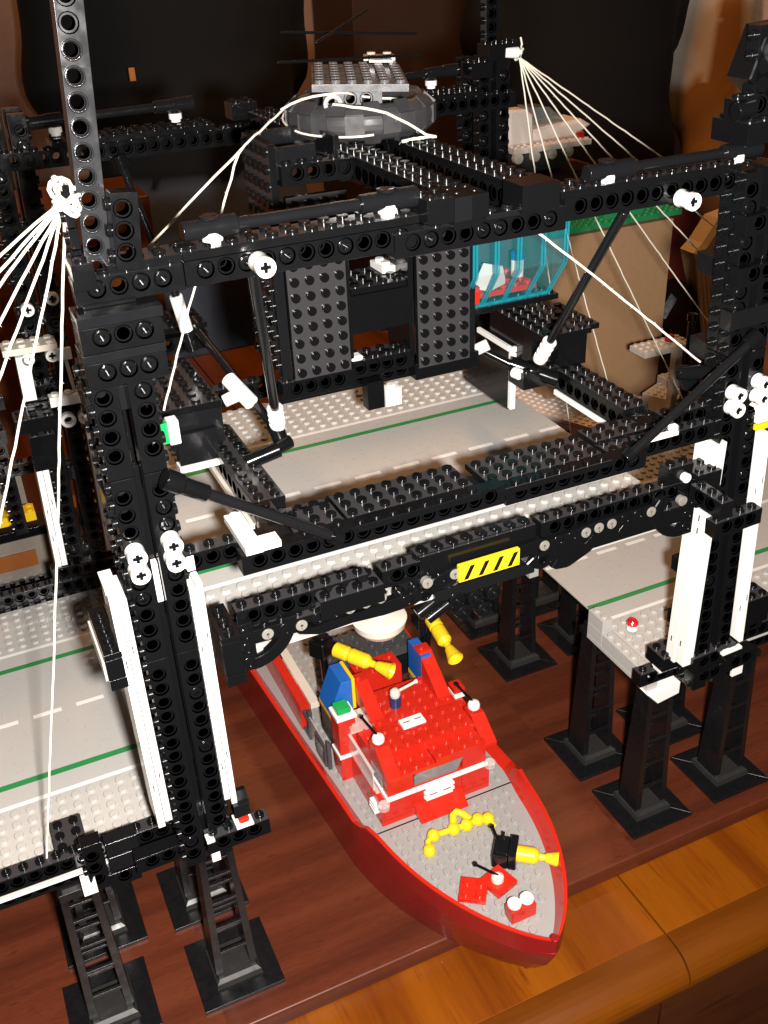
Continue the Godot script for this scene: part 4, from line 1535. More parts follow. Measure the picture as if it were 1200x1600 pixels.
func cords() -> void:
	var k := V(.5, 57.0, -2.5)
	var knot := thing("cord_knot", "knot of white cords tied to the leaning mast, front left", "knot", k)
	var m := MB.new()
	for i in 14:
		var bs := Basis(V(rng.randf_range(-1, 1), rng.randf_range(-1, 1), rng.randf_range(-1, 1)).normalized(), rng.randf_range(0, 6))
		var cc := k + V(rng.randf_range(-.35, .15), rng.randf_range(-.75, .25), rng.randf_range(-.2, .3))
		var rr := rng.randf_range(.3, .55)
		var pp := []
		for j in 11:
			pp.append(cc + bs * V(cos(TAU * j / 10.0) * rr, sin(TAU * j / 10.0) * rr, rng.randf_range(-.05, .05)))
		m.tube(pp, .1, 6)
	part(knot, "loops", m, mats.cord)
	var ends := [[-8.3, "nearest the tower"], [-15.8, "second from the tower"], [-23.1, "third from the tower"], [-30.7, "fourth from the tower"], [-41.6, "fifth from the tower"], [-49.0, "sixth from the tower"], [-62.0, "topmost of the fan"]]
	for e in ends:
		var b := V(e[0], 17.2, -4.5)
		var off := V(-.18, -.35 + .06 * (e[0] + 30) * -.02, .05)
		cord("white cord from the left mast's knot to the left road, %s" % e[1], [k + off, (k + b) * .5 + V(0, -.25, 0), b], .07, "cords of the left fan")
	var q := V(42.2, 56.4, -33.6)
	knot = thing("cord_knot", "small knot of white cords at the top of the right rear tower", "knot", q)
	m = MB.new()
	for i in 5:
		var a := V(rng.randf_range(-.5, .4), rng.randf_range(-.3, .5), rng.randf_range(-.3, .5))
		m.tube([q + a, q + V(0, .2, .4), q - a * .8], .13, 6)
	m.tube([q, q + V(.3, .8, 0), q + V(.1, 1.3, .1)], .09, 6)
	part(knot, "loops", m, mats.cord)
	var re := [[50.5, "leftmost of the right fan"], [57, "second of the right fan from the left"], [66.5, "third of the right fan from the left"], [77, "fourth of the right fan from the left"], [86, "fifth of the right fan from the left"], [95, "sixth of the right fan from the left"], [106, "topmost of the right fan"]]
	for e in re:
		var b := V(e[0], 16.6, -34)
		cord("thin white cord from the right rear tower, %s" % e[1], [q + V(.1, -.2, 0), (q + b) * .5 + V(0, -.15, 0), b], .07, "cords of the right fan")
	cord("bright white cord crossing behind the right brace rod to the right tower", [V(24.6, 51.6, -2.4), V(30.6, 46.8, -2.3), V(36.9, 41.6, -2.2)], .072)
	cord("white cord from the tyre down to the left platform", [V(15.8, 56.9, -17.3), V(13.7, 56.35, -15.1), V(11.6, 55.7, -13), V(10.7, 53.9, -13), V(9.9, 52.1, -13), V(8.2, 49.1, -13), V(4.9, 41.4, -12.6)], .07)
	cord("white cord slanting from the house's corner to the front left tower", [V(11.7, 55.8, -13), V(8.6, 53.5, -13), V(5.4, 51.0, -13)], .07)
	# loops round the tyre
	var lp := []
	for i in 14:
		var a := PI * .8 + PI * .62 * i / 13.0
		lp.append(V(22 + 5.06 * cos(a), 55.9 - .75 * sin(PI * i / 20.0), -20 - 5.06 * sin(a)))
	cord("white cord wound low round the tyre's left side", lp, .07)
	cord("white cord over the tyre from the pulley to the right studs", [V(18.7, 57.0, -16.4), V(19.6, 56.95, -14.7), V(21.3, 56.5, -14.5), V(22.9, 55.65, -14.4), V(24.0, 54.95, -14.4), V(24.7, 54.75, -14.5)], .085)
	cord("white cord round the pulley over the tyre's far rim", [V(15.7, 56.9, -17.4), V(16.7, 57.3, -17.2), V(17.7, 57.5, -17.0), V(19.0, 57.55, -16.9), V(20.0, 57.4, -17.6), V(21.5, 57.0, -18.2), V(22.8, 56.75, -18.4), V(25.6, 56.3, -18.6)], .075)
	cord("short white cord end lying on the right double row", [V(22.3, 54.75, -14.4), V(23.4, 54.85, -14.2), V(24.6, 54.8, -14.5)], .1)


# ================================================================ boat
func hull_half(t: float, top: bool) -> float:      # t: 0 stern .. 1 bow (along the boat), half width
	if t < .68:
		return 7.15 if top else 6.95
	var u := (t - .68) / .32
	if top:
		return lerpf(7.15, 6.72, clampf(u * 6, 0, 1)) * pow(maxf(0, 1 - pow(u, 2.1)), .78)
	return 6.95 * pow(maxf(0, 1 - pow(u, 1.85)), .85)


func boat() -> void:
	var bt := thing("toy_boat", "red toy fire boat with grey studded deck and red cabin under the raised bridge", "boat", V(20.45, 0, -18))
	var zb := 8.4          # bow
	var zs := -42.0        # stern
	var deck := 5.7
	# hull skin from stations
	var st := []
	var n := 60
	for i in n + 1:
		var t := float(i) / n
		t = 1 - pow(1 - t, 1.35)
		var z := lerpf(zs, zb, t)
		var zl := lerpf(zs, zb - 3.3, t)
		var rim := 6.35
		if z > -6.4: rim = 7.1
		if z > -7.4 and z <= -6.4: rim = lerpf(6.35, 7.1, (z + 7.4))
		var skew := -.03 * (z + 6)   # the stern lies a little to the left
		var cx := 20.5 - .065 * maxf(0, -6 - z)
		st.append({"z": z, "zl": zl, "w": hull_half(t, true), "wl": hull_half(t, false), "rim": rim, "cx": cx + (.7 * maxf(0, (t - .7) / .3))})
	var hull := MB.new()
	var rimm := MB.new()
	var inner := MB.new()
	for i in n:
		var a: Dictionary = st[i]
		var b: Dictionary = st[i + 1]
		for s in [-1, 1]:
			var prof := func(q: Dictionary) -> Array:
				var w: float = q.w
				var l: float = q.wl
				return [V(q.cx + s * l, 0.02, q.zl), V(q.cx + s * lerpf(l, w, .3), 1.2, lerpf(q.zl, q.z, .3)), V(q.cx + s * lerpf(l, w, .7), 3.2, lerpf(q.zl, q.z, .7)), V(q.cx + s * w, 5.2, lerpf(q.zl, q.z, .97)), V(q.cx + s * w, q.rim - .04, q.z)]
			var pa: Array = prof.call(a)
			var pb: Array = prof.call(b)
			for k in 4:
				var na := (V(s * 1.0, -.25, .0) + V(0, 0, .0))
				var e1: Vector3 = pb[k] - pa[k]
				var e2: Vector3 = pa[k + 1] - pa[k]
				var nn := e1.cross(e2)
				if nn.length() < 1e-9: nn = na
				nn = nn.normalized()
				if nn.x * s < -.2 or (absf(nn.x) < .2 and nn.z < 0): nn = -nn
				hull.poly([pa[k], pb[k], pb[k + 1], pa[k + 1]], nn)
			# rim: a rounded lip, then the inner side
			var wi := .3
			var ta := V(a.cx + s * a.w, a.rim, a.z)
			var tb := V(b.cx + s * b.w, b.rim, b.z)
			var ia := V(a.cx + s * maxf(0, a.w - wi), a.rim, a.z - (.0 if a.w > wi else .5))
			var ib := V(b.cx + s * maxf(0, b.w - wi), b.rim, b.z - (.0 if b.w > wi else .5))
			rimm.poly([ta, tb, ib, ia], V(0, 1, 0))
			rimm.poly([ta, tb, tb - V(0, .12, 0), ta - V(0, .12, 0)], V(s, 0, .2))
			hull.poly([V(a.cx, deck - .12, a.z), V(b.cx, deck - .12, b.z), V(b.cx + s * maxf(0, b.w - .1), deck - .12, b.z), V(a.cx + s * maxf(0, a.w - .1), deck - .12, a.z)], V(0, 1, 0))
			inner.poly([ia, ib, V(ib.x - s * minf(.6, absf(ib.x - b.cx)), deck - .1, ib.z - .15), V(ia.x - s * minf(.6, absf(ia.x - a.cx)), deck - .1, ia.z - .15)], V(-s, .2, 0))
		hull.poly([V(a.cx - a.wl, .02, a.zl), V(a.cx + a.wl, .02, a.zl), V(b.cx + b.wl, .02, b.zl), V(b.cx - b.wl, .02, b.zl)], V(0, -1, 0))
	var s0: Dictionary = st[0]
	hull.poly([V(s0.cx - s0.wl, 0.02, s0.zl), V(s0.cx + s0.wl, .02, s0.zl), V(s0.cx + s0.w, s0.rim, s0.z), V(s0.cx - s0.w, s0.rim, s0.z)], V(0, 0, -1))
	var stem := MB.new()
	stem.rod(V(21.2, .1, zb - 3.4), V(21.2, 7.0, zb - .12), .24, 14)
	stem.lathe(V(21.2, 6.66, zb - .2), [Vector2(.3, 0), Vector2(.32, .44), Vector2(.28, .5), Vector2(0, .5)], 14)
	part(bt, "stem", stem, mats.hull)
	part(bt, "hull", hull, mats.hull)
	part(bt, "rim", rimm, mats.red)
	part(bt, "bulwark", inner, mats.red)
	# decks
	for k in 2:
		var m := MB.new()
		var lo := zs + .6 if k == 0 else -6.42
		var hi := -6.52 if k == 0 else zb - .35
		for i in n:
			var a: Dictionary = st[i]
			var b: Dictionary = st[i + 1]
			var za: float = clampf(a.z, lo, hi)
			var zc: float = clampf(b.z, lo, hi)
			if zc - za < .001: continue
			var wa: float = maxf(0, a.w - (.4 if k == 0 else .7))
			var wb: float = maxf(0, b.w - (.4 if k == 0 else .7))
			m.poly([V(a.cx - wa, deck, za), V(a.cx + wa, deck, za), V(b.cx + wb, deck, zc), V(b.cx - wb, deck, zc)], V(0, 1, 0))
		var j := 0
		var z := hi - .8 if k == 0 else -5.8
		while (z > lo if k == 0 else z < hi - 1.1):
			# width here
			var w := 0.0
			var cx := 20.5
			for i in n:
				if st[i].z <= z and st[i + 1].z > z:
					w = lerpf(st[i].w, st[i + 1].w, (z - st[i].z) / (st[i + 1].z - st[i].z)) - .5
					cx = st[i].cx
			if k == 1: cx = 20.25
			for i in 12:
				var x := -5.5 + i
				if absf(x + cx - 20.5) < w - (.35 if k == 0 else .75):
					m.stud(V(cx + x, deck, z), false, 12)
			z += -1.0 if k == 0 else 1.0
		part(bt, "deck", m, mats.boatdeck)
	boxp(bt, "deck_joint", V(14.6, deck - .02, -6.53), V(26.7, deck + .012, -6.41), mats.black, 0)
	# ---- cabin
	var z0 := -6.9
	put(bt, "cabin_brick", brick(4, 2, 2.4, false), mats.red, V(15.3, deck, z0 - 2))
	put(bt, "cabin_brick", brick(3, 2, 2.4, false), mats.red, V(19.3, deck, z0 - 2))
	put(bt, "cabin_brick", brick(2.5, 2, 2.4, false), mats.red, V(22.3, deck, z0 - 2))
	put(bt, "cabin_brick", brick(1, 6, 2.4, false), mats.red, V(15.3, deck, z0 - 8.1))
	put(bt, "cabin_brick", brick(1, 6, 2.4, false), mats.red, V(23.8, deck, z0 - 8.1))
	for w in [[15.75, -9.9, 24.62, -6.85], [15.75, -16, 16.7, -9.9], [23.7, -16, 24.62, -9.9]]:
		boxp(bt, "white_band", V(w[0], deck + 2.42, w[1]), V(w[2], deck + 2.82, w[3]), mats.white, .03)
	# wheelhouse front with the smoked window
	var y1 := deck + 2.84
	boxp(bt, "wheelhouse_brick", V(15.9, y1, z0 - 1.0), V(18.1, y1 + 1.5, z0 - .08), mats.red, .03)
	boxp(bt, "wheelhouse_brick", V(22.4, y1, z0 - 1.0), V(24.5, y1 + 1.5, z0 - .08), mats.red, .03)
	boxp(bt, "wheelhouse_brick", V(18.12, y1, z0 - 1.0), V(22.38, y1 + .25, z0 - .08), mats.red, .03)
	var wm := MB.new()
	wm.slab(PackedVector2Array([Vector2(18.2, y1 + .25), Vector2(21.9, y1 + .25), Vector2(22.5, y1 + 1.5), Vector2(18.8, y1 + 1.5), Vector2(18.2, y1 + 1.0)]), z0 - .3, z0 - .02, .05)
	part(bt, "window", wm, mats.smoke)
	boxp(bt, "wheelhouse_inside", V(18.1, y1, z0 - 2.4), V(22.5, y1 + 1.5, z0 - 1.1), mats.dgrey, .03)
	boxp(bt, "wheelhouse_brick", V(15.9, y1, z0 - 6.5), V(16.8, y1 + 1.4, z0 - 3.2), mats.red, .03)
	boxp(bt, "side_window", V(15.86, y1 + .1, z0 - 3.1), V(15.98, y1 + 1.3, z0 - 1.1), mats.smoke, .02)
	boxp(bt, "wheelhouse_brick", V(23.6, y1, z0 - 6.5), V(24.5, y1 + 1.4, z0 - 1.1), mats.red, .03)
	boxp(bt, "side_pane", V(15.2, y1 + .05, z0 - 6.2), V(15.32, y1 + 1.9, z0 - 1.2), mats.clear, .02)
	boxp(bt, "side_pane", V(15.15, y1 + 1.9, z0 - 6.2), V(15.4, y1 + 2.0, z0 - 1.2), mats.clear, .02)
	boxp(bt, "side_pane", V(15.3, y1 - .1, z0 - 6.4), V(15.6, y1 + .02, z0 - .9), mats.clear, .02)
	# roof: studded plates, side slopes with white knobs
	var y2 := y1 + 1.5
	put(bt, "roof_plate", brick(3, 2, .4), mats.red, V(17.05, y2, z0 - 1.95))
	put(bt, "roof_plate", brick(4.4, 2, .8, true), mats.red, V(20.05, y2 - .1, z0 - 2.0))
	put(bt, "roof_plate", brick(7.2, 3, .4), mats.red, V(17.1, y2 + .9, z0 - 4.6))
	put(bt, "roof_plate", brick(7.16, 2, .9, false), mats.red, V(17.12, y2 + .2, z0 - 3.62))
	put(bt, "roof_plate", brick(7.2, 4, .4), mats.red, V(17.1, y2 + 1.0, z0 - 8.7))
	put(bt, "roof_plate", brick(7.16, 6, 1.17, false), mats.red, V(17.12, y2 - .2, z0 - 8.8))
	put(bt, "roof_slope", slope(1.2, 3.3, 1.75, .3, 1.2), mats.red, V(15.88, y2, z0 + .02))
	put(bt, "roof_slope", slope(1.2, 3.3, 1.75, .3, 1.2), mats.red, V(24.25, y2, z0 + .02))
	put(bt, "roof_slope", brick(1.1, 4, .8), mats.red, V(15.9, y2 - .2, z0 - 7.4))
	put(bt, "roof_slope", brick(1.1, 4, .8), mats.red, V(24.2, y2 - .2, z0 - 7.4))
	put(bt, "funnel_slope", slope(1.2, 4.0, 2.0, .3, 1.0), mats.red, V(16.9, y2 + 1.4, z0 - 5.2))
	put(bt, "funnel_slope", slope(1.2, 4.4, 2.6, .3, 1.0), mats.red, V(22.9, y2 + 1.4, z0 - 5.2))
	for x in [16.45, 24.85]:
		var m := MB.new()
		m.lathe(V(x, y2 + 1.9, z0 - 2.7), [Vector2(.45, 0), Vector2(.5, .1), Vector2(.5, .35), Vector2(.42, .52), Vector2(.2, .62), Vector2(0, .64)], 18)
		part(bt, "white_knob", m, mats.white)
		m = MB.new()
		m.rod(V(x, y2 + 2.4, z0 - 2.7), V(x - .5, y2 + 3.0, z0 - 4.6), .1, 8)
		m.rod(V(x - .5, y2 + 2.9, z0 - 4.6), V(x - .5, y2 + 3.15, z0 - 4.7), .17, 8)
		part(bt, "black_lever", m, mats.black)
	var gr := MB.new()
	gr.box(V(18.9, y2 + 1.45, z0 - 4.35), V(20.9, y2 + 1.7, z0 - 3.3), .04)
	part(bt, "white_grille", gr, mats.white)
	gr = MB.new()
	gr.box(V(19.1, y2 + 1.68, z0 - 3.9), V(19.7, y2 + 1.706, z0 - 3.8), 0)
	gr.box(V(20.1, y2 + 1.68, z0 - 3.9), V(20.7, y2 + 1.706, z0 - 3.8), 0)
	part(bt, "grille_slot", gr, mats.dgrey)
	gr = MB.new()
	gr.box(V(19.05, deck + 1.2, z0), V(21.4, deck + 2.42, z0 + .22), .04)
	gr.box(V(18.9, deck + 1.45, z0), V(21.55, deck + 1.7, z0 + .2), .03)
	gr.box(V(18.9, deck + 1.95, z0), V(21.55, deck + 2.2, z0 + .2), .03)
	part(bt, "white_grille", gr, mats.white)
	gr = MB.new()
	gr.box(V(19.3, deck + 1.75, z0 + .2), V(20.0, deck + 1.84, z0 + .228), 0)
	gr.box(V(20.5, deck + 1.75, z0 + .2), V(21.2, deck + 1.84, z0 + .228), 0)
	part(bt, "grille_slot", gr, mats.dgrey)
	put(bt, "ramp", slope(4.2, 1.3, .95, .08, .05), mats.red, V(18.05, deck + .2, z0 + 1.28))
	bt.get_child(bt.get_child_count() - 1).name = "ramp"
	for x in [15.35, 24.75]:
		var m := MB.new()
		m.lathe(V(x, deck + 2.3, z0 + .35 if x < 20 else z0 + .1), [Vector2(.3, 0), Vector2(.45, .1), Vector2(.48, .5), Vector2(.35, .62), Vector2(0, .6)], 16)
		part(bt, "clear_lamp", m, mats.clear)
	for k in 3:
		boxp(bt, "white_fin", V(14.9 + .03 * k, deck + 1.1 + .3 * k, z0 - 1.6), V(15.32, deck + 1.3 + .3 * k, z0 - .5), mats.white, .03)
	var nv := MB.new()
	nv.lathe(V(19.6, y2 + 1.4, z0 - 6.3), [Vector2(.48, 0), Vector2(.48, 1.0), Vector2(.3, 1.02), Vector2(0, 1.02)], 18)
	part(bt, "navy_drum", nv, mats.navy)
	nv = MB.new()
	nv.lathe(V(19.6, y2 + 2.4, z0 - 6.3), [Vector2(.4, 0), Vector2(.45, .25), Vector2(.4, .55), Vector2(.22, .72), Vector2(0, .76)], 18)
	nv.rod(V(19.8, y2 + 2.8, z0 - 6.3), V(21.6, y2 + 2.9, z0 - 6.6), .13, 10)
	nv.rod(V(21.5, y2 + 2.9, z0 - 6.58), V(21.75, y2 + 2.92, z0 - 6.62), .2, 10)
	part(bt, "search_light", nv, mats.oldwhite)
	# bridge wing on the left: red post, green lamp, blue and yellow wedge
	put(bt, "wing_post", brick(1.3, 1.6, 2.4, false), mats.red, V(14.4, deck, -14.4))
	boxp(bt, "white_band", V(14.3, deck + 2.42, -14.5), V(16.2, deck + 2.75, -12.7), mats.white, .03)
	put(bt, "wing_post", brick(1.5, 1.6, 3.6, false), mats.red, V(14.4, deck + 2.77, -14.4))
	boxp(bt, "white_band", V(14.3, deck + 6.38, -14.5), V(16.0, deck + 6.7, -12.7), mats.white, .03)
	boxp(bt, "green_lamp", V(14.5, deck + 6.72, -14.3), V(15.7, deck + 7.3, -13.0), mats.tgreen, .12)
	for s in [1, -1]:
		# sloping blue wedge on a yellow plate, one on each side
		var xo := 14.6 if s == 1 else 24.9
		var m := MB.new()
		m.slab(PackedVector2Array([Vector2(xo, 10.9), Vector2(xo + s * 2.0, 10.9), Vector2(xo + s * 2.0, 13.9), Vector2(xo + s * 1.1, 13.9), Vector2(xo, 11.1)]), -17.6, -15.0, .05)
		part(bt, "blue_wedge", m, mats.blue)
		m = MB.new()
		m.slab(PackedVector2Array([Vector2(xo, 10.45), Vector2(xo + s * 2.0, 10.45), Vector2(xo + s * 2.0, 10.86), Vector2(xo, 10.86)]), -17.7, -14.95, .03)
		part(bt, "yellow_plate", m, mats.yellow)
		boxp(bt, "grey_base", V(minf(xo, xo + s * 2.2), 7.8, -17.3), V(maxf(xo, xo + s * 2.2), 10.42, -15.0), mats.dgrey, .04)
		if s == -1: continue
		m = MB.new()
		m.slab(PackedVector2Array([Vector2(xo + s * 2.03, 10.9), Vector2(xo + s * 2.3, 10.9), Vector2(xo + s * 2.3, 13.95), Vector2(xo + s * 2.03, 13.95)]), -17.6, -15.0, .03)
		part(bt, "yellow_edge", m, mats.yellow)
	boxp(bt, "side_pane", V(13.9, deck + .3, -19), V(14.05, deck + 2.4, -14.6), mats.clear, .03)
	boxp(bt, "grey_frame", V(13.85, deck, -19.1), V(14.2, deck + 2.9, -18.7), mats.dgrey, .03)
	boxp(bt, "grey_frame", V(13.85, deck, -14.8), V(14.2, deck + 2.9, -14.45), mats.dgrey, .03)
	put(bt, "roof_plate", brick(4, 2, .6), mats.clear, V(15.3, y2 + .6, z0 - 7.6))
	boxp(bt, "red_white_box", V(24.6, y2 + .6, -13.6), V(25.6, y2 + 1.1, -12.4), mats.white, .04)
	boxp(bt, "red_white_box", V(24.6, y2 + 1.12, -13.6), V(25.6, y2 + 1.6, -12.4), mats.red, .04)
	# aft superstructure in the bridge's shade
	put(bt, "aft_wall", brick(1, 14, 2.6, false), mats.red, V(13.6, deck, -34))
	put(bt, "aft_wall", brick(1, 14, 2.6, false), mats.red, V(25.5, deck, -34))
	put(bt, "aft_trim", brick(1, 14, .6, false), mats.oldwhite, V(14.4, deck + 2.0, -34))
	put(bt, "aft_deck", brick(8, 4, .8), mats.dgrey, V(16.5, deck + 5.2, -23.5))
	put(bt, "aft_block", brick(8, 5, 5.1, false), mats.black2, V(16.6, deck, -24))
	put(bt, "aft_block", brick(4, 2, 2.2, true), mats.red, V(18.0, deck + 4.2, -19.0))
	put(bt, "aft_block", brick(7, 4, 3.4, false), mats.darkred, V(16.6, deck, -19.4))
	for q in [[13.7, -17.0], [13.7, -20.6]]:
		var m := MB.new()
		m.box(V(q[0], deck + .1, q[1]), V(q[0] + .35, deck + 2.3, q[1] + .3), .03)
		m.box(V(q[0], deck + .1, q[1] + 1.9), V(q[0] + .35, deck + 2.3, q[1] + 2.2), .03)
		m.box(V(q[0], deck + 2.0, q[1] + .3), V(q[0] + .35, deck + 2.3, q[1] + 1.9), .03)
		m.box(V(q[0], deck + .1, q[1] + .3), V(q[0] + .35, deck + .4, q[1] + 1.9), .03)
		part(bt, "railing", m, mats.dgrey)
	# two yellow water cannons
	nozzle(bt, V(16.1, 16.0, -16.8), V(19.1, 15.7, -12.5))
	nozzle(bt, V(24.8, 16.0, -16.8), V(24.5, 15.3, -12.0))
	var m2 := MB.new()
	m2.xf = Transform3D(Basis(V(0, 1, 0), .6), V(15.4, 15.9, -17.6))
	m2.box(V(-.8, -.8, -1.0), V(.8, .8, .5), .12)
	m2.box(V(-.5, .9, -.7), V(.5, 1.2, .3), .08)
	part(bt, "cannon_mount", m2, mats.black)
	m2 = MB.new()
	m2.rod(V(15.9, 11.0, -19.2), V(15.5, 15.2, -18.2), .32, 12)
	part(bt, "cannon_post", m2, mats.black)
	m2 = MB.new()
	m2.rod(V(24.4, 11.0, -17.8), V(24.6, 15.8, -17.2), .5, 12)
	m2.box(V(23.6, 15.0, -18.4), V(25.4, 16.6, -16.9), .1)
	part(bt, "cannon_post", m2, mats.black)
	# ---- things lying on the bow deck
	var d := deck + .2
	var h := thing("hose", "yellow string of toy hose pieces lying on the bow deck before the cabin", "hose", V(20, d, -3.7))
	var hp := [V(17.35, d + .25, -2.9), V(17.5, d + .45, -3.5), V(18.2, d + .45, -3.9), V(18.95, d + .35, -3.9), V(19.9, d + .4, -3.8), V(21.0, d + .35, -3.75), V(22.0, d + .4, -3.8), V(22.75, d + .4, -3.5), V(22.85, d + .3, -2.75)]
	var hm := MB.new()
	hm.tube(hp, .24, 10)
	part(h, "links", hm, mats.yellow)
	for i in [0, 2, 4, 5, 6, 7]:
		hm = MB.new()
		hm.lathe(hp[i] - V(0, .5, 0), [Vector2(0, 0), Vector2(.34, .06), Vector2(.48, .3), Vector2(.5, .55), Vector2(.4, .82), Vector2(.2, .95), Vector2(0, .98)], 14)
		part(h, "joint", hm, mats.yellow)
	hm = MB.new()
	hm.tube([V(19.95, d + .5, -4.0), V(20.3, d + .75, -4.7), V(20.7, d + .8, -4.9), V(21.1, d + .7, -4.6), V(21.4, d + .55, -4.0)], .3, 10)
	part(h, "links", hm, mats.yellow)
	var cn := thing("bow_cannon", "black box with a yellow nozzle pointing right on the boat's bow", "water cannon", V(22.3, d, 0))
	var yw := Basis(V(0, 1, 0), deg_to_rad(-38))
	var mm := MB.new()
	mm.xf = Transform3D(yw, V(22.1, d, .05))
	mm.box(V(-.85, 0, -1.05), V(.35, 1.3, 1.05), .1)
	mm.box(V(.36, .1, -1.1), V(.95, 1.5, 1.1), .06)
	mm.box(V(-.6, 1.3, -.8), V(.3, 1.38, .75), .03)
	mm.box(V(-.3, 1.3, -1.0), V(-.1, 1.75, -.8), .03)
	part(cn, "black_box", mm, mats.black2)
	mm = MB.new()
	mm.rod(V(21.9, d + 1.4, -.6), V(21.75, d + 2.3, -1.2), .12, 8)
	mm.rod(V(21.75, d + 2.2, -1.2), V(21.72, d + 2.4, -1.3), .2, 8)
	part(cn, "lever", mm, mats.black)
	var ax := yw * V(1, 0, 0)
	var nb := V(22.1, d + .75, .05) + ax * .9
	mm = MB.new()
	mm.turned(nb, nb + ax * 3.0, [Vector2(0, 0), Vector2(.58, 0), Vector2(.62, .06), Vector2(.62, 1.35), Vector2(.5, 1.55), Vector2(.27, 1.7), Vector2(.25, 2.05), Vector2(.34, 2.15), Vector2(.56, 3.05), Vector2(.5, 3.08), Vector2(.25, 2.5), Vector2(0, 2.5)], 20)
	part(cn, "nozzle", mm, mats.yellow)
	var rp := thing("red_plates", "two crossed red plates with a white knob and black lever on the bow", "plates", V(20, deck, .8))
	put(rp, "plate", brick(2, 2, .42), mats.red, V(18.3, d, .3), Basis(V(0, 1, 0), deg_to_rad(-35)) )
	put(rp, "plate", brick(2, 2, .42, false), mats.red, V(19.3, d + .03, 1.15), Basis(V(0, 1, 0), deg_to_rad(16)))
	mm = MB.new()
	mm.lathe(V(20.45, d + .45, 1.85), [Vector2(.45, 0), Vector2(.48, .1), Vector2(.45, .4), Vector2(.25, .55), Vector2(0, .58)], 16)
	part(rp, "white_knob", mm, mats.oldwhite)
	mm = MB.new()
	mm.rod(V(20.5, d + .95, 1.9), V(19.5, d + 1.0, .35), .11, 8)
	mm.rod(V(19.5, d + .9, .35), V(19.45, d + 1.15, .25), .19, 8)
	part(rp, "black_lever", mm, mats.black)
	var bb := thing("bollard", "red brick with two white round knobs at the tip of the bow", "bollard", V(20.6, deck, 4.6))
	put(bb, "red_brick", brick(2, 1, 1.15, false), mats.red, V(19.6, d, 4.3))
	for x in [20.1, 21.1]:
		mm = MB.new()
		mm.lathe(V(x, d + 1.15, 4.75), [Vector2(.3, 0), Vector2(.46, .05), Vector2(.5, .15), Vector2(.5, .35), Vector2(.4, .46), Vector2(0, .48)], 20)
		part(bb, "white_knob", mm, mats.white)


func nozzle(par: Node3D, a: Vector3, b: Vector3) -> void:
	var m := MB.new()
	var l := (b - a).length()
	m.turned(a, b, [Vector2(0, 0), Vector2(.55, 0), Vector2(.62, .08), Vector2(.62, l * .22), Vector2(.56, l * .24), Vector2(.56, l * .28), Vector2(.62, l * .3), Vector2(.62, l * .56), Vector2(.5, l * .6), Vector2(.3, l * .64), Vector2(.28, l * .72), Vector2(.4, l * .76), Vector2(.66, l), Vector2(.58, l), Vector2(.3, l * .85), Vector2(0, l * .85)], 20)
	part(par, "water_cannon", m, mats.yellow)


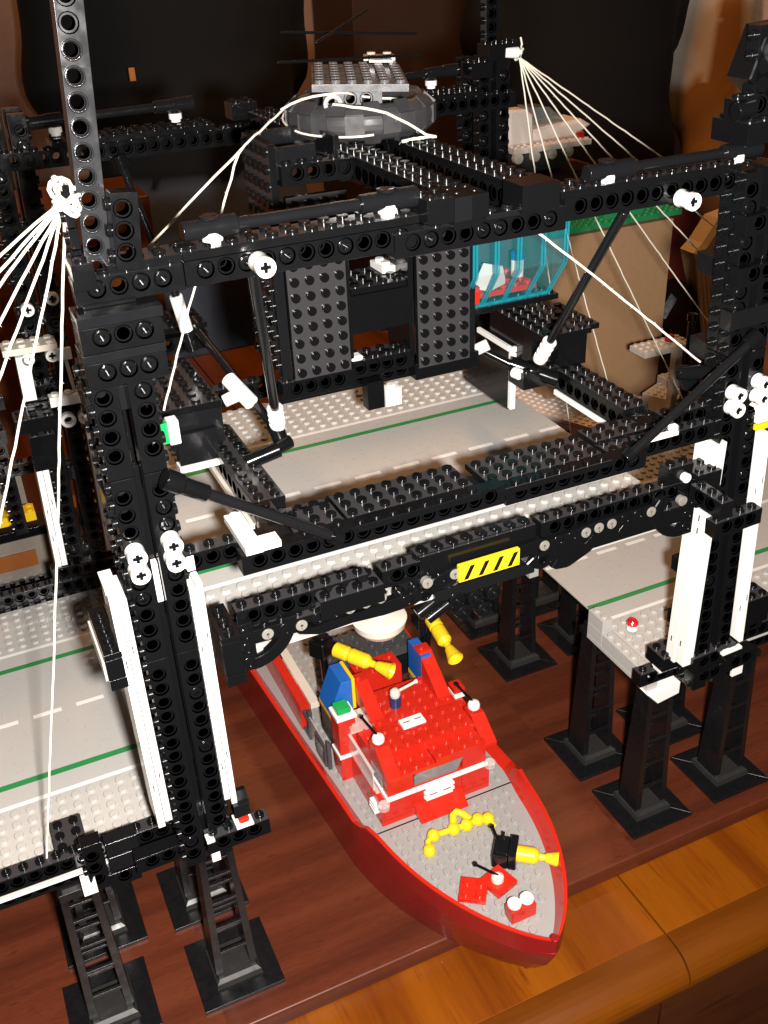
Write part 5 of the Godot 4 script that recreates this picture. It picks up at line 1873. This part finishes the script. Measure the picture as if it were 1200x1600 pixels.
# ================================================================ what stands behind the bridge
func beyond() -> void:
	var c := thing("carton", "plain brown cardboard carton standing behind the bridge on the right", "box", V(76, -1.7, -66))
	var m := MB.new()
	m.box(V(64, -1.7, -78), V(82.3, 31.6, -60), .1)
	part(c, "carton_body", m, mats.carton)
	boxp(c, "flap", V(64.3, 31.65, -77), V(82, 31.9, -68), mats.carton, .05)
	boxp(c, "tape", V(73, 4, -60.2), V(74.6, 31.5, -59.95), mats.carton, .02)
	var g := thing("green_baseplate", "bright green studded plate lying on top of the carton", "plate", V(75, 33.4, -64))
	put(g, "plate", brick(20, 14, .6), mats.greenp, V(63.5, 31.95, -74.0))
	put(g, "brick", brick(6, 2, 1.2), mats.greenp, V(72, 32.55, -63.0))
	# pale model ship with a studded deck, lying at an angle
	var s := thing("model_ship", "cream model ship with studded deck behind the right side of the bridge", "model ship", V(57.2, 0, -65.5))
	s.rotation.y = deg_to_rad(-65.7)
	org[s] = V(0, 0, 0)
	put(s, "deck", brick(28, 12, .6), mats.cream, V(0, 9.6, -12))
	boxp(s, "hull", V(-.2, 8.2, -12.2), V(28.2, 9.55, .15), mats.cream, .15)
	boxp(s, "grey_stripe", V(0, 6.3, -12), V(26, 8.15, 0), mats.dull, .05)
	boxp(s, "black_stripe", V(8, 8.6, .1), V(14, 9.0, .22), mats.black2, .02)
	boxp(s, "hull", V(0, 5.0, -12), V(24, 6.25, -.1), mats.oldwhite, .1)
	boxp(s, "lower_hull", V(.5, -1.6, -11.5), V(24, 4.95, -.4), mats.darkred, .2)
	put(s, "deck_house", brick(6, 4, 3.0), mats.oldwhite, V(20, 10.2, -11))
	var pr := thing("model_pier", "white studded plate with a red lamp on posts beside a black mast", "model pier", V(72, 0, -47))
	put(pr, "wall", brick(4, 2, 4.0), mats.oldwhite, V(75.5, 10.2, -52))
	put(pr, "wall", brick(3, 3, 13.0), mats.carton, V(78.5, 0, -53))
	boxp(pr, "base", V(70, -1.6, -54), V(83, -.1, -43), mats.darkred, .2)
	boxp(pr, "base", V(75, 0, -52.5), V(78.4, 10.1, -49.5), mats.carton, .1)
	put(pr, "upper_deck", brick(7, 3, .7), mats.oldwhite, V(67.5, 20.5, -48))
	boxp(pr, "post", V(73, 0, -47), V(74, 20.5, -46), mats.oldwhite, .05)
	boxp(pr, "red_lamp", V(71.5, 21.3, -46.8), V(72.6, 22.2, -46), mats.red, .2)
	m = MB.new()
	m.turned(V(73.8, -.1, -44.5), V(73.9, 25.0, -45), [Vector2(0, 0), Vector2(.7, 0), Vector2(.7, 14), Vector2(.5, 14.2), Vector2(.62, 16), Vector2(.5, 17), Vector2(.62, 18.5), Vector2(.42, 19), Vector2(.42, 24), Vector2(.6, 24.2), Vector2(.6, 25), Vector2(0, 25.1)], 14)
	part(pr, "black_mast", m, mats.black)
	for k in 5:
		put(pr, "brown_brick", brick(2, 2, 1.2), mats.orange if k % 2 == 0 else mats.carton, V(72 + 2.1 * k, .0 + 12.0 * 0, -40 + (k % 2)))
	# shiny pale paper bag, dark red book, black bag
	var b := thing("paper_bag", "shiny pale gold paper bag beside the right front tower", "bag", V(91, 8, -62))
	m = MB.new()
	var o := PackedVector2Array([Vector2(88.4, 25.4), Vector2(89.8, 26.6), Vector2(92.0, 29.6), Vector2(94.5, 30), Vector2(99, 29), Vector2(100, 4), Vector2(95, 4), Vector2(93.0, 12.0), Vector2(91.6, 17.5), Vector2(90, 21)])
	m.slab(o, -66, -62, .6)
	part(b, "bag_body", m, mats.gold)
	m = MB.new()
	for k in 5:
		m.tube([V(88.6 + .6 * k, 25 - .4 * k, -62.0), V(89.6 + .7 * k, 20, -61.8), V(91.6 + .8 * k, 12, -61.9)], .35, 6)
	part(b, "creases", m, mats.gold)
	b = thing("dark_red_book", "dark red upright book between the carton and the pale bag", "book", V(90, 0, -72))
	m = MB.new()
	m.box(V(84.6, -1.7, -80), V(97, 31, -72), .2)
	part(b, "cover", m, mats.darkred)
	b = thing("black_bag", "black bag below the pale gold bag, behind the right tower", "bag", V(89, 5, -64))
	m = MB.new()
	m.slab(PackedVector2Array([Vector2(83.5, 4), Vector2(84, 17), Vector2(86, 20), Vector2(89.5, 20.5), Vector2(95, 10), Vector2(96, 4)]), -68, -62.6, .8)
	part(b, "bag_body", m, mats.black)
	# white toy vehicle on the rear table
	var v := thing("toy_vehicle", "white and grey toy hovercraft behind the right cords", "toy vehicle", V(72, 37, -76))
	m = MB.new()
	m.slab(PackedVector2Array([Vector2(67.0, 37.6), Vector2(69, 36.2), Vector2(74, 36.2), Vector2(75.6, 37.6), Vector2(75.6, 39.2), Vector2(66.8, 39.2)]), -80, -74, .4)
	part(v, "grey_skirt", m, mats.dgrey)
	put(v, "deck", brick(12, 8, .7), mats.cream, V(66, 39.25, -81))
	m = MB.new()
	m.slab(PackedVector2Array([Vector2(69.6, 40.0), Vector2(76.5, 40.0), Vector2(79.0, 41.4), Vector2(77.4, 42.3), Vector2(72.0, 42.0), Vector2(69.6, 41.6)]), -79.5, -74.6, .4)
	part(v, "bow", m, mats.cream)
	m = MB.new()
	m.slab(PackedVector2Array([Vector2(66.0, 40.0), Vector2(69.9, 40.0), Vector2(69.6, 43.6), Vector2(68.6, 44.4), Vector2(66.0, 44.6)]), -79.8, -74.3, .3)
	part(v, "stern_house", m, mats.cream)
	m = MB.new()
	m.slab(PackedVector2Array([Vector2(69.8, 42.1), Vector2(75.2, 42.3), Vector2(72.6, 44.2), Vector2(69.8, 44.4)]), -79.0, -75.0, .3)
	part(v, "windscreen", m, mats.smoke)
	for q in 4:
		m = MB.new()
		m.rod(V(67 + 2.6 * q, 38.6, -74.2), V(67 + 2.6 * q, 38.6, -73.4), .7, 12)
		part(v, "white_wheel", m, mats.cream)
	boxp(v, "red_lamp", V(76.5, 39.9, -75), V(77.6, 40.8, -74), mats.red, .2)
	boxp(v, "stand", V(64, 33.5, -84), V(80, 36.1, -73), mats.darkred, .3)
	boxp(v, "stand_leg", V(65, -1.7, -83.5), V(79, 33.4, -80), mats.cabinet, .2)
	# left background: a yellow, white and brown toy behind the left tower
	var y := thing("toy_train", "yellow, white and brown toy train seen between the left towers", "toy train", V(-6, 8, -56))
	put(y, "yellow_base", brick(8, 2, 1.0), mats.yellow, V(-10.5, 14.4, -55))
	put(y, "white_top", brick(12, 3, 3.6, false), mats.dull, V(-15, 16.4, -56.3))
	put(y, "black_band", brick(16, 3, 1.0, false), mats.black, V(-16, 12.6, -56))
	put(y, "white_wall", brick(14, 3, 5.2, false), mats.dull, V(-15, 7.2, -56.2))
	put(y, "brown_window", brick(4, 1, 1.8, false), mats.brownp, V(-7.4, 9.2, -53.9))
	put(y, "brown_window", brick(4, 1, 1.8, false), mats.brownp, V(-14, 9.2, -53.9))
	put(y, "orange_base", brick(15, 3, 2.4, false), mats.orange, V(-15.5, 4.6, -56.1))
	put(y, "wheel_base", brick(15, 4, 2.0, true), mats.black, V(-15.5, 2.4, -56.3))
	put(y, "yellow_base", brick(9, 1, .8), mats.yellow, V(-11, 5.6, -53.0))
	put(y, "black_band", brick(14, 2, 1.2, true), mats.black, V(-15, 6.6, -54.2))
	put(y, "orange_base", brick(7, 3, 8, false), mats.orange, V(1.0, 4.6, -60))
	put(y, "yellow_block", brick(2, 2, 2.4), mats.yellow, V(3.0, 16.2, -57))
	var cb := thing("wooden_cabinet", "orange brown wooden cabinet far behind the left tower", "cabinet", V(-10, -90, -110))
	m = MB.new()
	m.box(V(-60, -95, -128), V(26, 32, -112), .2)
	part(cb, "cabinet_body", m, mats.edge)
	var lt := thing("brick_trestle", "dark black brick trestle in the far left background", "trestle", V(-6, 20, -45))
	for q in [[-7, 30, 4], [-8, 33, 5], [-6.5, 27, 3], [-9, 36, 6], [-4.5, 23.5, 3]]:
		put(lt, "technic_beam", beam(q[2]), mats.black, V(q[0], q[1], -44 - q[2] * .4))
	for x in [-7.4, -4.4]:
		put(lt, "technic_beam", beam(24, seq(1, 23)), mats.blackv, V(x + .7, 17, -46), UPL)
	for k in 3:
		boxp(cb, "drawer", V(-58 + 28 * k, 8, -112.3), V(-31.5 + 28 * k, 30, -111.8), mats.table, .15)
	cb = thing("dark_cabinet", "dark brown cabinet behind the bridge at the top of the photo", "cabinet", V(117, -95, -213))
	m = MB.new()
	m.box(V(98, -95, -226), V(136, 140, -200), .2)
	part(cb, "cabinet_body", m, mats.cabinet)
	people()


# ---------------------------------------------------------------- people: one smooth surface each, from a distance field
func cap_d(p: Vector3, a: Vector3, b: Vector3, ra: float, rb: float, sq: Vector3) -> float:
	var q := p - a
	var ab := b - a
	var t := clampf(q.dot(ab) / maxf(1e-6, ab.length_squared()), 0, 1)
	var e := q - ab * t
	e = V(e.x * sq.x, e.y * sq.y, e.z * sq.z)
	return e.length() - lerpf(ra, rb, t)


func body_mesh(bones: Array, cell: float, k: float, paint: Callable) -> ArrayMesh:
	var field := {}
	var lo := Vector3i(1000, 1000, 1000)
	for b in bones:
		var r: float = maxf(b[2], b[3]) * 1.7 + cell * 2
		var mn: Vector3 = b[0].min(b[1]) - V(r, r, r)
		var mx: Vector3 = b[0].max(b[1]) + V(r, r, r)
		for x in range(int(floor(mn.x / cell)), int(ceil(mx.x / cell)) + 1):
			for y in range(int(floor(mn.y / cell)), int(ceil(mx.y / cell)) + 1):
				for z in range(int(floor(mn.z / cell)), int(ceil(mx.z / cell)) + 1):
					var p := V(x, y, z) * cell
					var d := cap_d(p, b[0], b[1], b[2], b[3], b[4] if b.size() > 4 else Vector3.ONE)
					if d > cell * 3.0: continue
					var key := Vector3i(x, y, z)
					if field.has(key):
						var e: float = field[key]
						var h := maxf(k - absf(d - e), 0) / k
						field[key] = minf(d, e) - h * h * k * .25
					else:
						field[key] = d
	var vid := {}
	var verts := PackedVector3Array()
	var cols := PackedColorArray()
	var big := cell * 3.0
	var offs := [Vector3i(0, 0, 0), Vector3i(1, 0, 0), Vector3i(0, 1, 0), Vector3i(1, 1, 0), Vector3i(0, 0, 1), Vector3i(1, 0, 1), Vector3i(0, 1, 1), Vector3i(1, 1, 1)]
	var edges := [[0, 1], [2, 3], [4, 5], [6, 7], [0, 2], [1, 3], [4, 6], [5, 7], [0, 4], [1, 5], [2, 6], [3, 7]]
	for key in field:
		var s := []
		var neg := 0
		for o in offs:
			var d: float = field.get(key + o, big)
			s.append(d)
			if d < 0: neg += 1
		if neg == 0 or neg == 8: continue
		var acc := Vector3()
		var cnt := 0
		for e in edges:
			var a: float = s[e[0]]
			var b: float = s[e[1]]
			if (a < 0) != (b < 0):
				var t := a / (a - b)
				acc += Vector3(offs[e[0]]).lerp(Vector3(offs[e[1]]), t)
				cnt += 1
		vid[key] = verts.size()
		var w: Vector3 = (Vector3(key) + acc / cnt) * cell
		verts.append(w)
		cols.append(paint.call(w))
	var st := SurfaceTool.new()
	st.begin(Mesh.PRIMITIVE_TRIANGLES)
	st.set_smooth_group(0)
	for i in verts.size():
		st.set_color(cols[i])
		st.add_vertex(verts[i] * U)
	var ax := [Vector3i(1, 0, 0), Vector3i(0, 1, 0), Vector3i(0, 0, 1)]
	for key in field:
		var d0: float = field[key]
		for a in 3:
			var d1: float = field.get(key + ax[a], big)
			if (d0 < 0) == (d1 < 0): continue
			var u: Vector3i = ax[(a + 1) % 3]
			var w: Vector3i = ax[(a + 2) % 3]
			var q := [key - u - w, key - w, key, key - u]
			var ok := true
			for c in q:
				if not vid.has(c): ok = false
			if not ok: continue
			var i: Array = [vid[q[0]], vid[q[1]], vid[q[2]], vid[q[3]]]
			if d0 < 0:
				i = [i[0], i[3], i[2], i[1]]
			for j in [0, 1, 2, 0, 2, 3]:
				st.add_index(i[j])
	st.generate_normals()
	return st.commit()


func person(label: String, at: Vector3, turn: float, paint: Callable, mat: Material, wide := 1.0, folded := true) -> void:
	# standing figure about 1.75 m, arms hanging; units are studs, feet at y = 0
	var bones := [
		[V(0, 112, 0), V(0, 126, 0), 17.5 * wide, 18.5 * wide, V(1, 1, 1.45)],
		[V(0, 138, 0), V(0, 166, 0), 18.5 * wide, 21.5 * wide, V(1, 1, 1.5)],
		[V(-15, 174, 0), V(15, 174, 0), 9.5, 9.5],
		[V(0, 178, 0), V(0, 190, 1), 8.5, 7.0],
		[V(0, 198, 3), V(0, 206, 1), 9.0, 10.5],
		[V(0, 197, 9), V(0, 199, 11.5), 1.8, 1.6],
		[V(-10.0, 201, 0), V(-10.4, 198, 0), 2.2, 2.0], [V(10.0, 201, 0), V(10.4, 198, 0), 2.2, 2.0],
	]
	for s in [-1, 1]:
		bones.append([V(s * (23 if not folded else 19), 172, 0), V(s * (29 if not folded else 20), 138, -2 if not folded else -8), 8.0, 6.4])
		# forearm and hand: hanging, or laid behind the back
		var el := V(s * (29 if not folded else 20), 138, -2 if not folded else -8)
		var wr := V(s * 9, 120, -19) if folded else V(s * 29, 108, 6)
		var dr := (wr - el).normalized()
		var sd := V(0, 0, 1) if not folded else V(0, 1, 0)
		bones.append([el, wr, 6.0 if not folded else 6.4, 5.2 if not folded else 4.4])
		if not folded:
			for f in 6:
				bones.append([V(s * 32, 119 + 4.6 * f, 2 - f * .6), V(s * 26, 120.6 + 4.6 * f, 6 - f * .6), 4.2, 4.0])
		bones.append([wr + dr * 1.5, wr + dr * 8, 4.4, 4.0])
		for f in 4:
			var off := sd * (2.1 * f - 3.2)
			bones.append([wr + dr * 9 + off, wr + dr * (17.2 - absf(f - 1.4)) + off + V(-s * 1.6, 0, 0), 1.2, 1.0])
		bones.append([wr + dr * 2 + sd * 4, wr + dr * 9 + sd * 7, 1.4, 1.1])
		bones.append([V(s * 9, 112, 0), V(s * 10, 60, 1), 12.0, 8.0])
		bones.append([V(s * 10, 60, 1), V(s * 10, 10, -1), 7.6, 5.2])
		bones.append([V(s * 10, 4, -2), V(s * 11, 3, 16), 4.2, 3.6])
	var t := thing("person", label, "person", at)
	var o := MeshInstance3D.new()
	o.mesh = body_mesh(bones, 2.6, 6.0, paint)
	o.material_override = mat
	o.name = "body"
	t.add_child(o)
	t.rotation.y = turn


func people() -> void:
	var m := StandardMaterial3D.new()
	m.vertex_color_use_as_albedo = true
	m.roughness = .9
	var n := FastNoiseLite.new()
	n.seed = 5
	n.frequency = .12
	person("person in a black top and grey-blue jeans standing behind the bridge, left of centre", V(44.5, -95, -152), .1, func(p: Vector3) -> Color:
		if p.y > 192 or (p.y < 106 and absf(p.x) > 22): return Color(.3, .16, .1)
		if p.y > 121 or absf(p.x) > 21.5: return Color(.004, .004, .005)
		if p.y < 8: return Color(.02, .02, .02)
		return Color(.11, .13, .17), m, 1.04)
	person("person in plain black clothes standing behind the bridge, right of centre", V(137, -95, -158), -.15, func(p: Vector3) -> Color:
		if p.y > 192 or (p.y < 106 and absf(p.x) > 22): return Color(.3, .16, .1)
		return Color(.004, .004, .005), m, 1.0)
	var knit := m.duplicate()
	person("person in a beige and brown knitted jumper, arm hanging, at the upper right edge", V(196.5, -95, -154), -.1, func(p: Vector3) -> Color:
		if p.y > 192 or (p.y < 106 and absf(p.x) > 22): return Color(.3, .16, .1)
		if p.y < 118 and absf(p.x) < 20: return Color(.05, .01, .008)
		if p.x < -21:
			if p.y < 126: return Color(.46, .21, .05)
			var dx := p.x + 29.0 - maxf(0, (p.y - 138) / 34.0) * 6.0
			if absf(dx + .5) < 2.6: return Color(.4, .17, .04)
		return Color(.82, .7, .58), knit, 1.0, false)
	var lg := thing("shirt_badge", "tiny orange badge on the black top, upper left", "badge", V(30.5, 46, -130))
	boxp(lg, "badge", V(29.6, 45.6, -131), V(30.6, 47.6, -130.4), mats.orange, .1)


func room_lamp() -> void:
	var t := thing("ceiling_lamp", "round warm ceiling lamp hanging above and behind the bridge", "lamp", V(70, 175, -105))
	var m := MB.new()
	m.lathe(V(70, 162, -105), [Vector2(0, 0), Vector2(6, 1.5), Vector2(10.5, 6), Vector2(12.5, 13), Vector2(10.5, 20), Vector2(6, 24.5), Vector2(0, 26)], 24)
	var g := StandardMaterial3D.new()
	g.albedo_color = Color(.9, .85, .75)
	g.emission_enabled = true
	g.emission = Color(1, .7, .4)
	g.emission_energy_multiplier = 1.5
	part(t, "globe", m, g)
	m = MB.new()
	m.rod(V(70, 188, -105), V(70, 239, -105), .8, 8)
	part(t, "cord", m, mats.oldwhite)
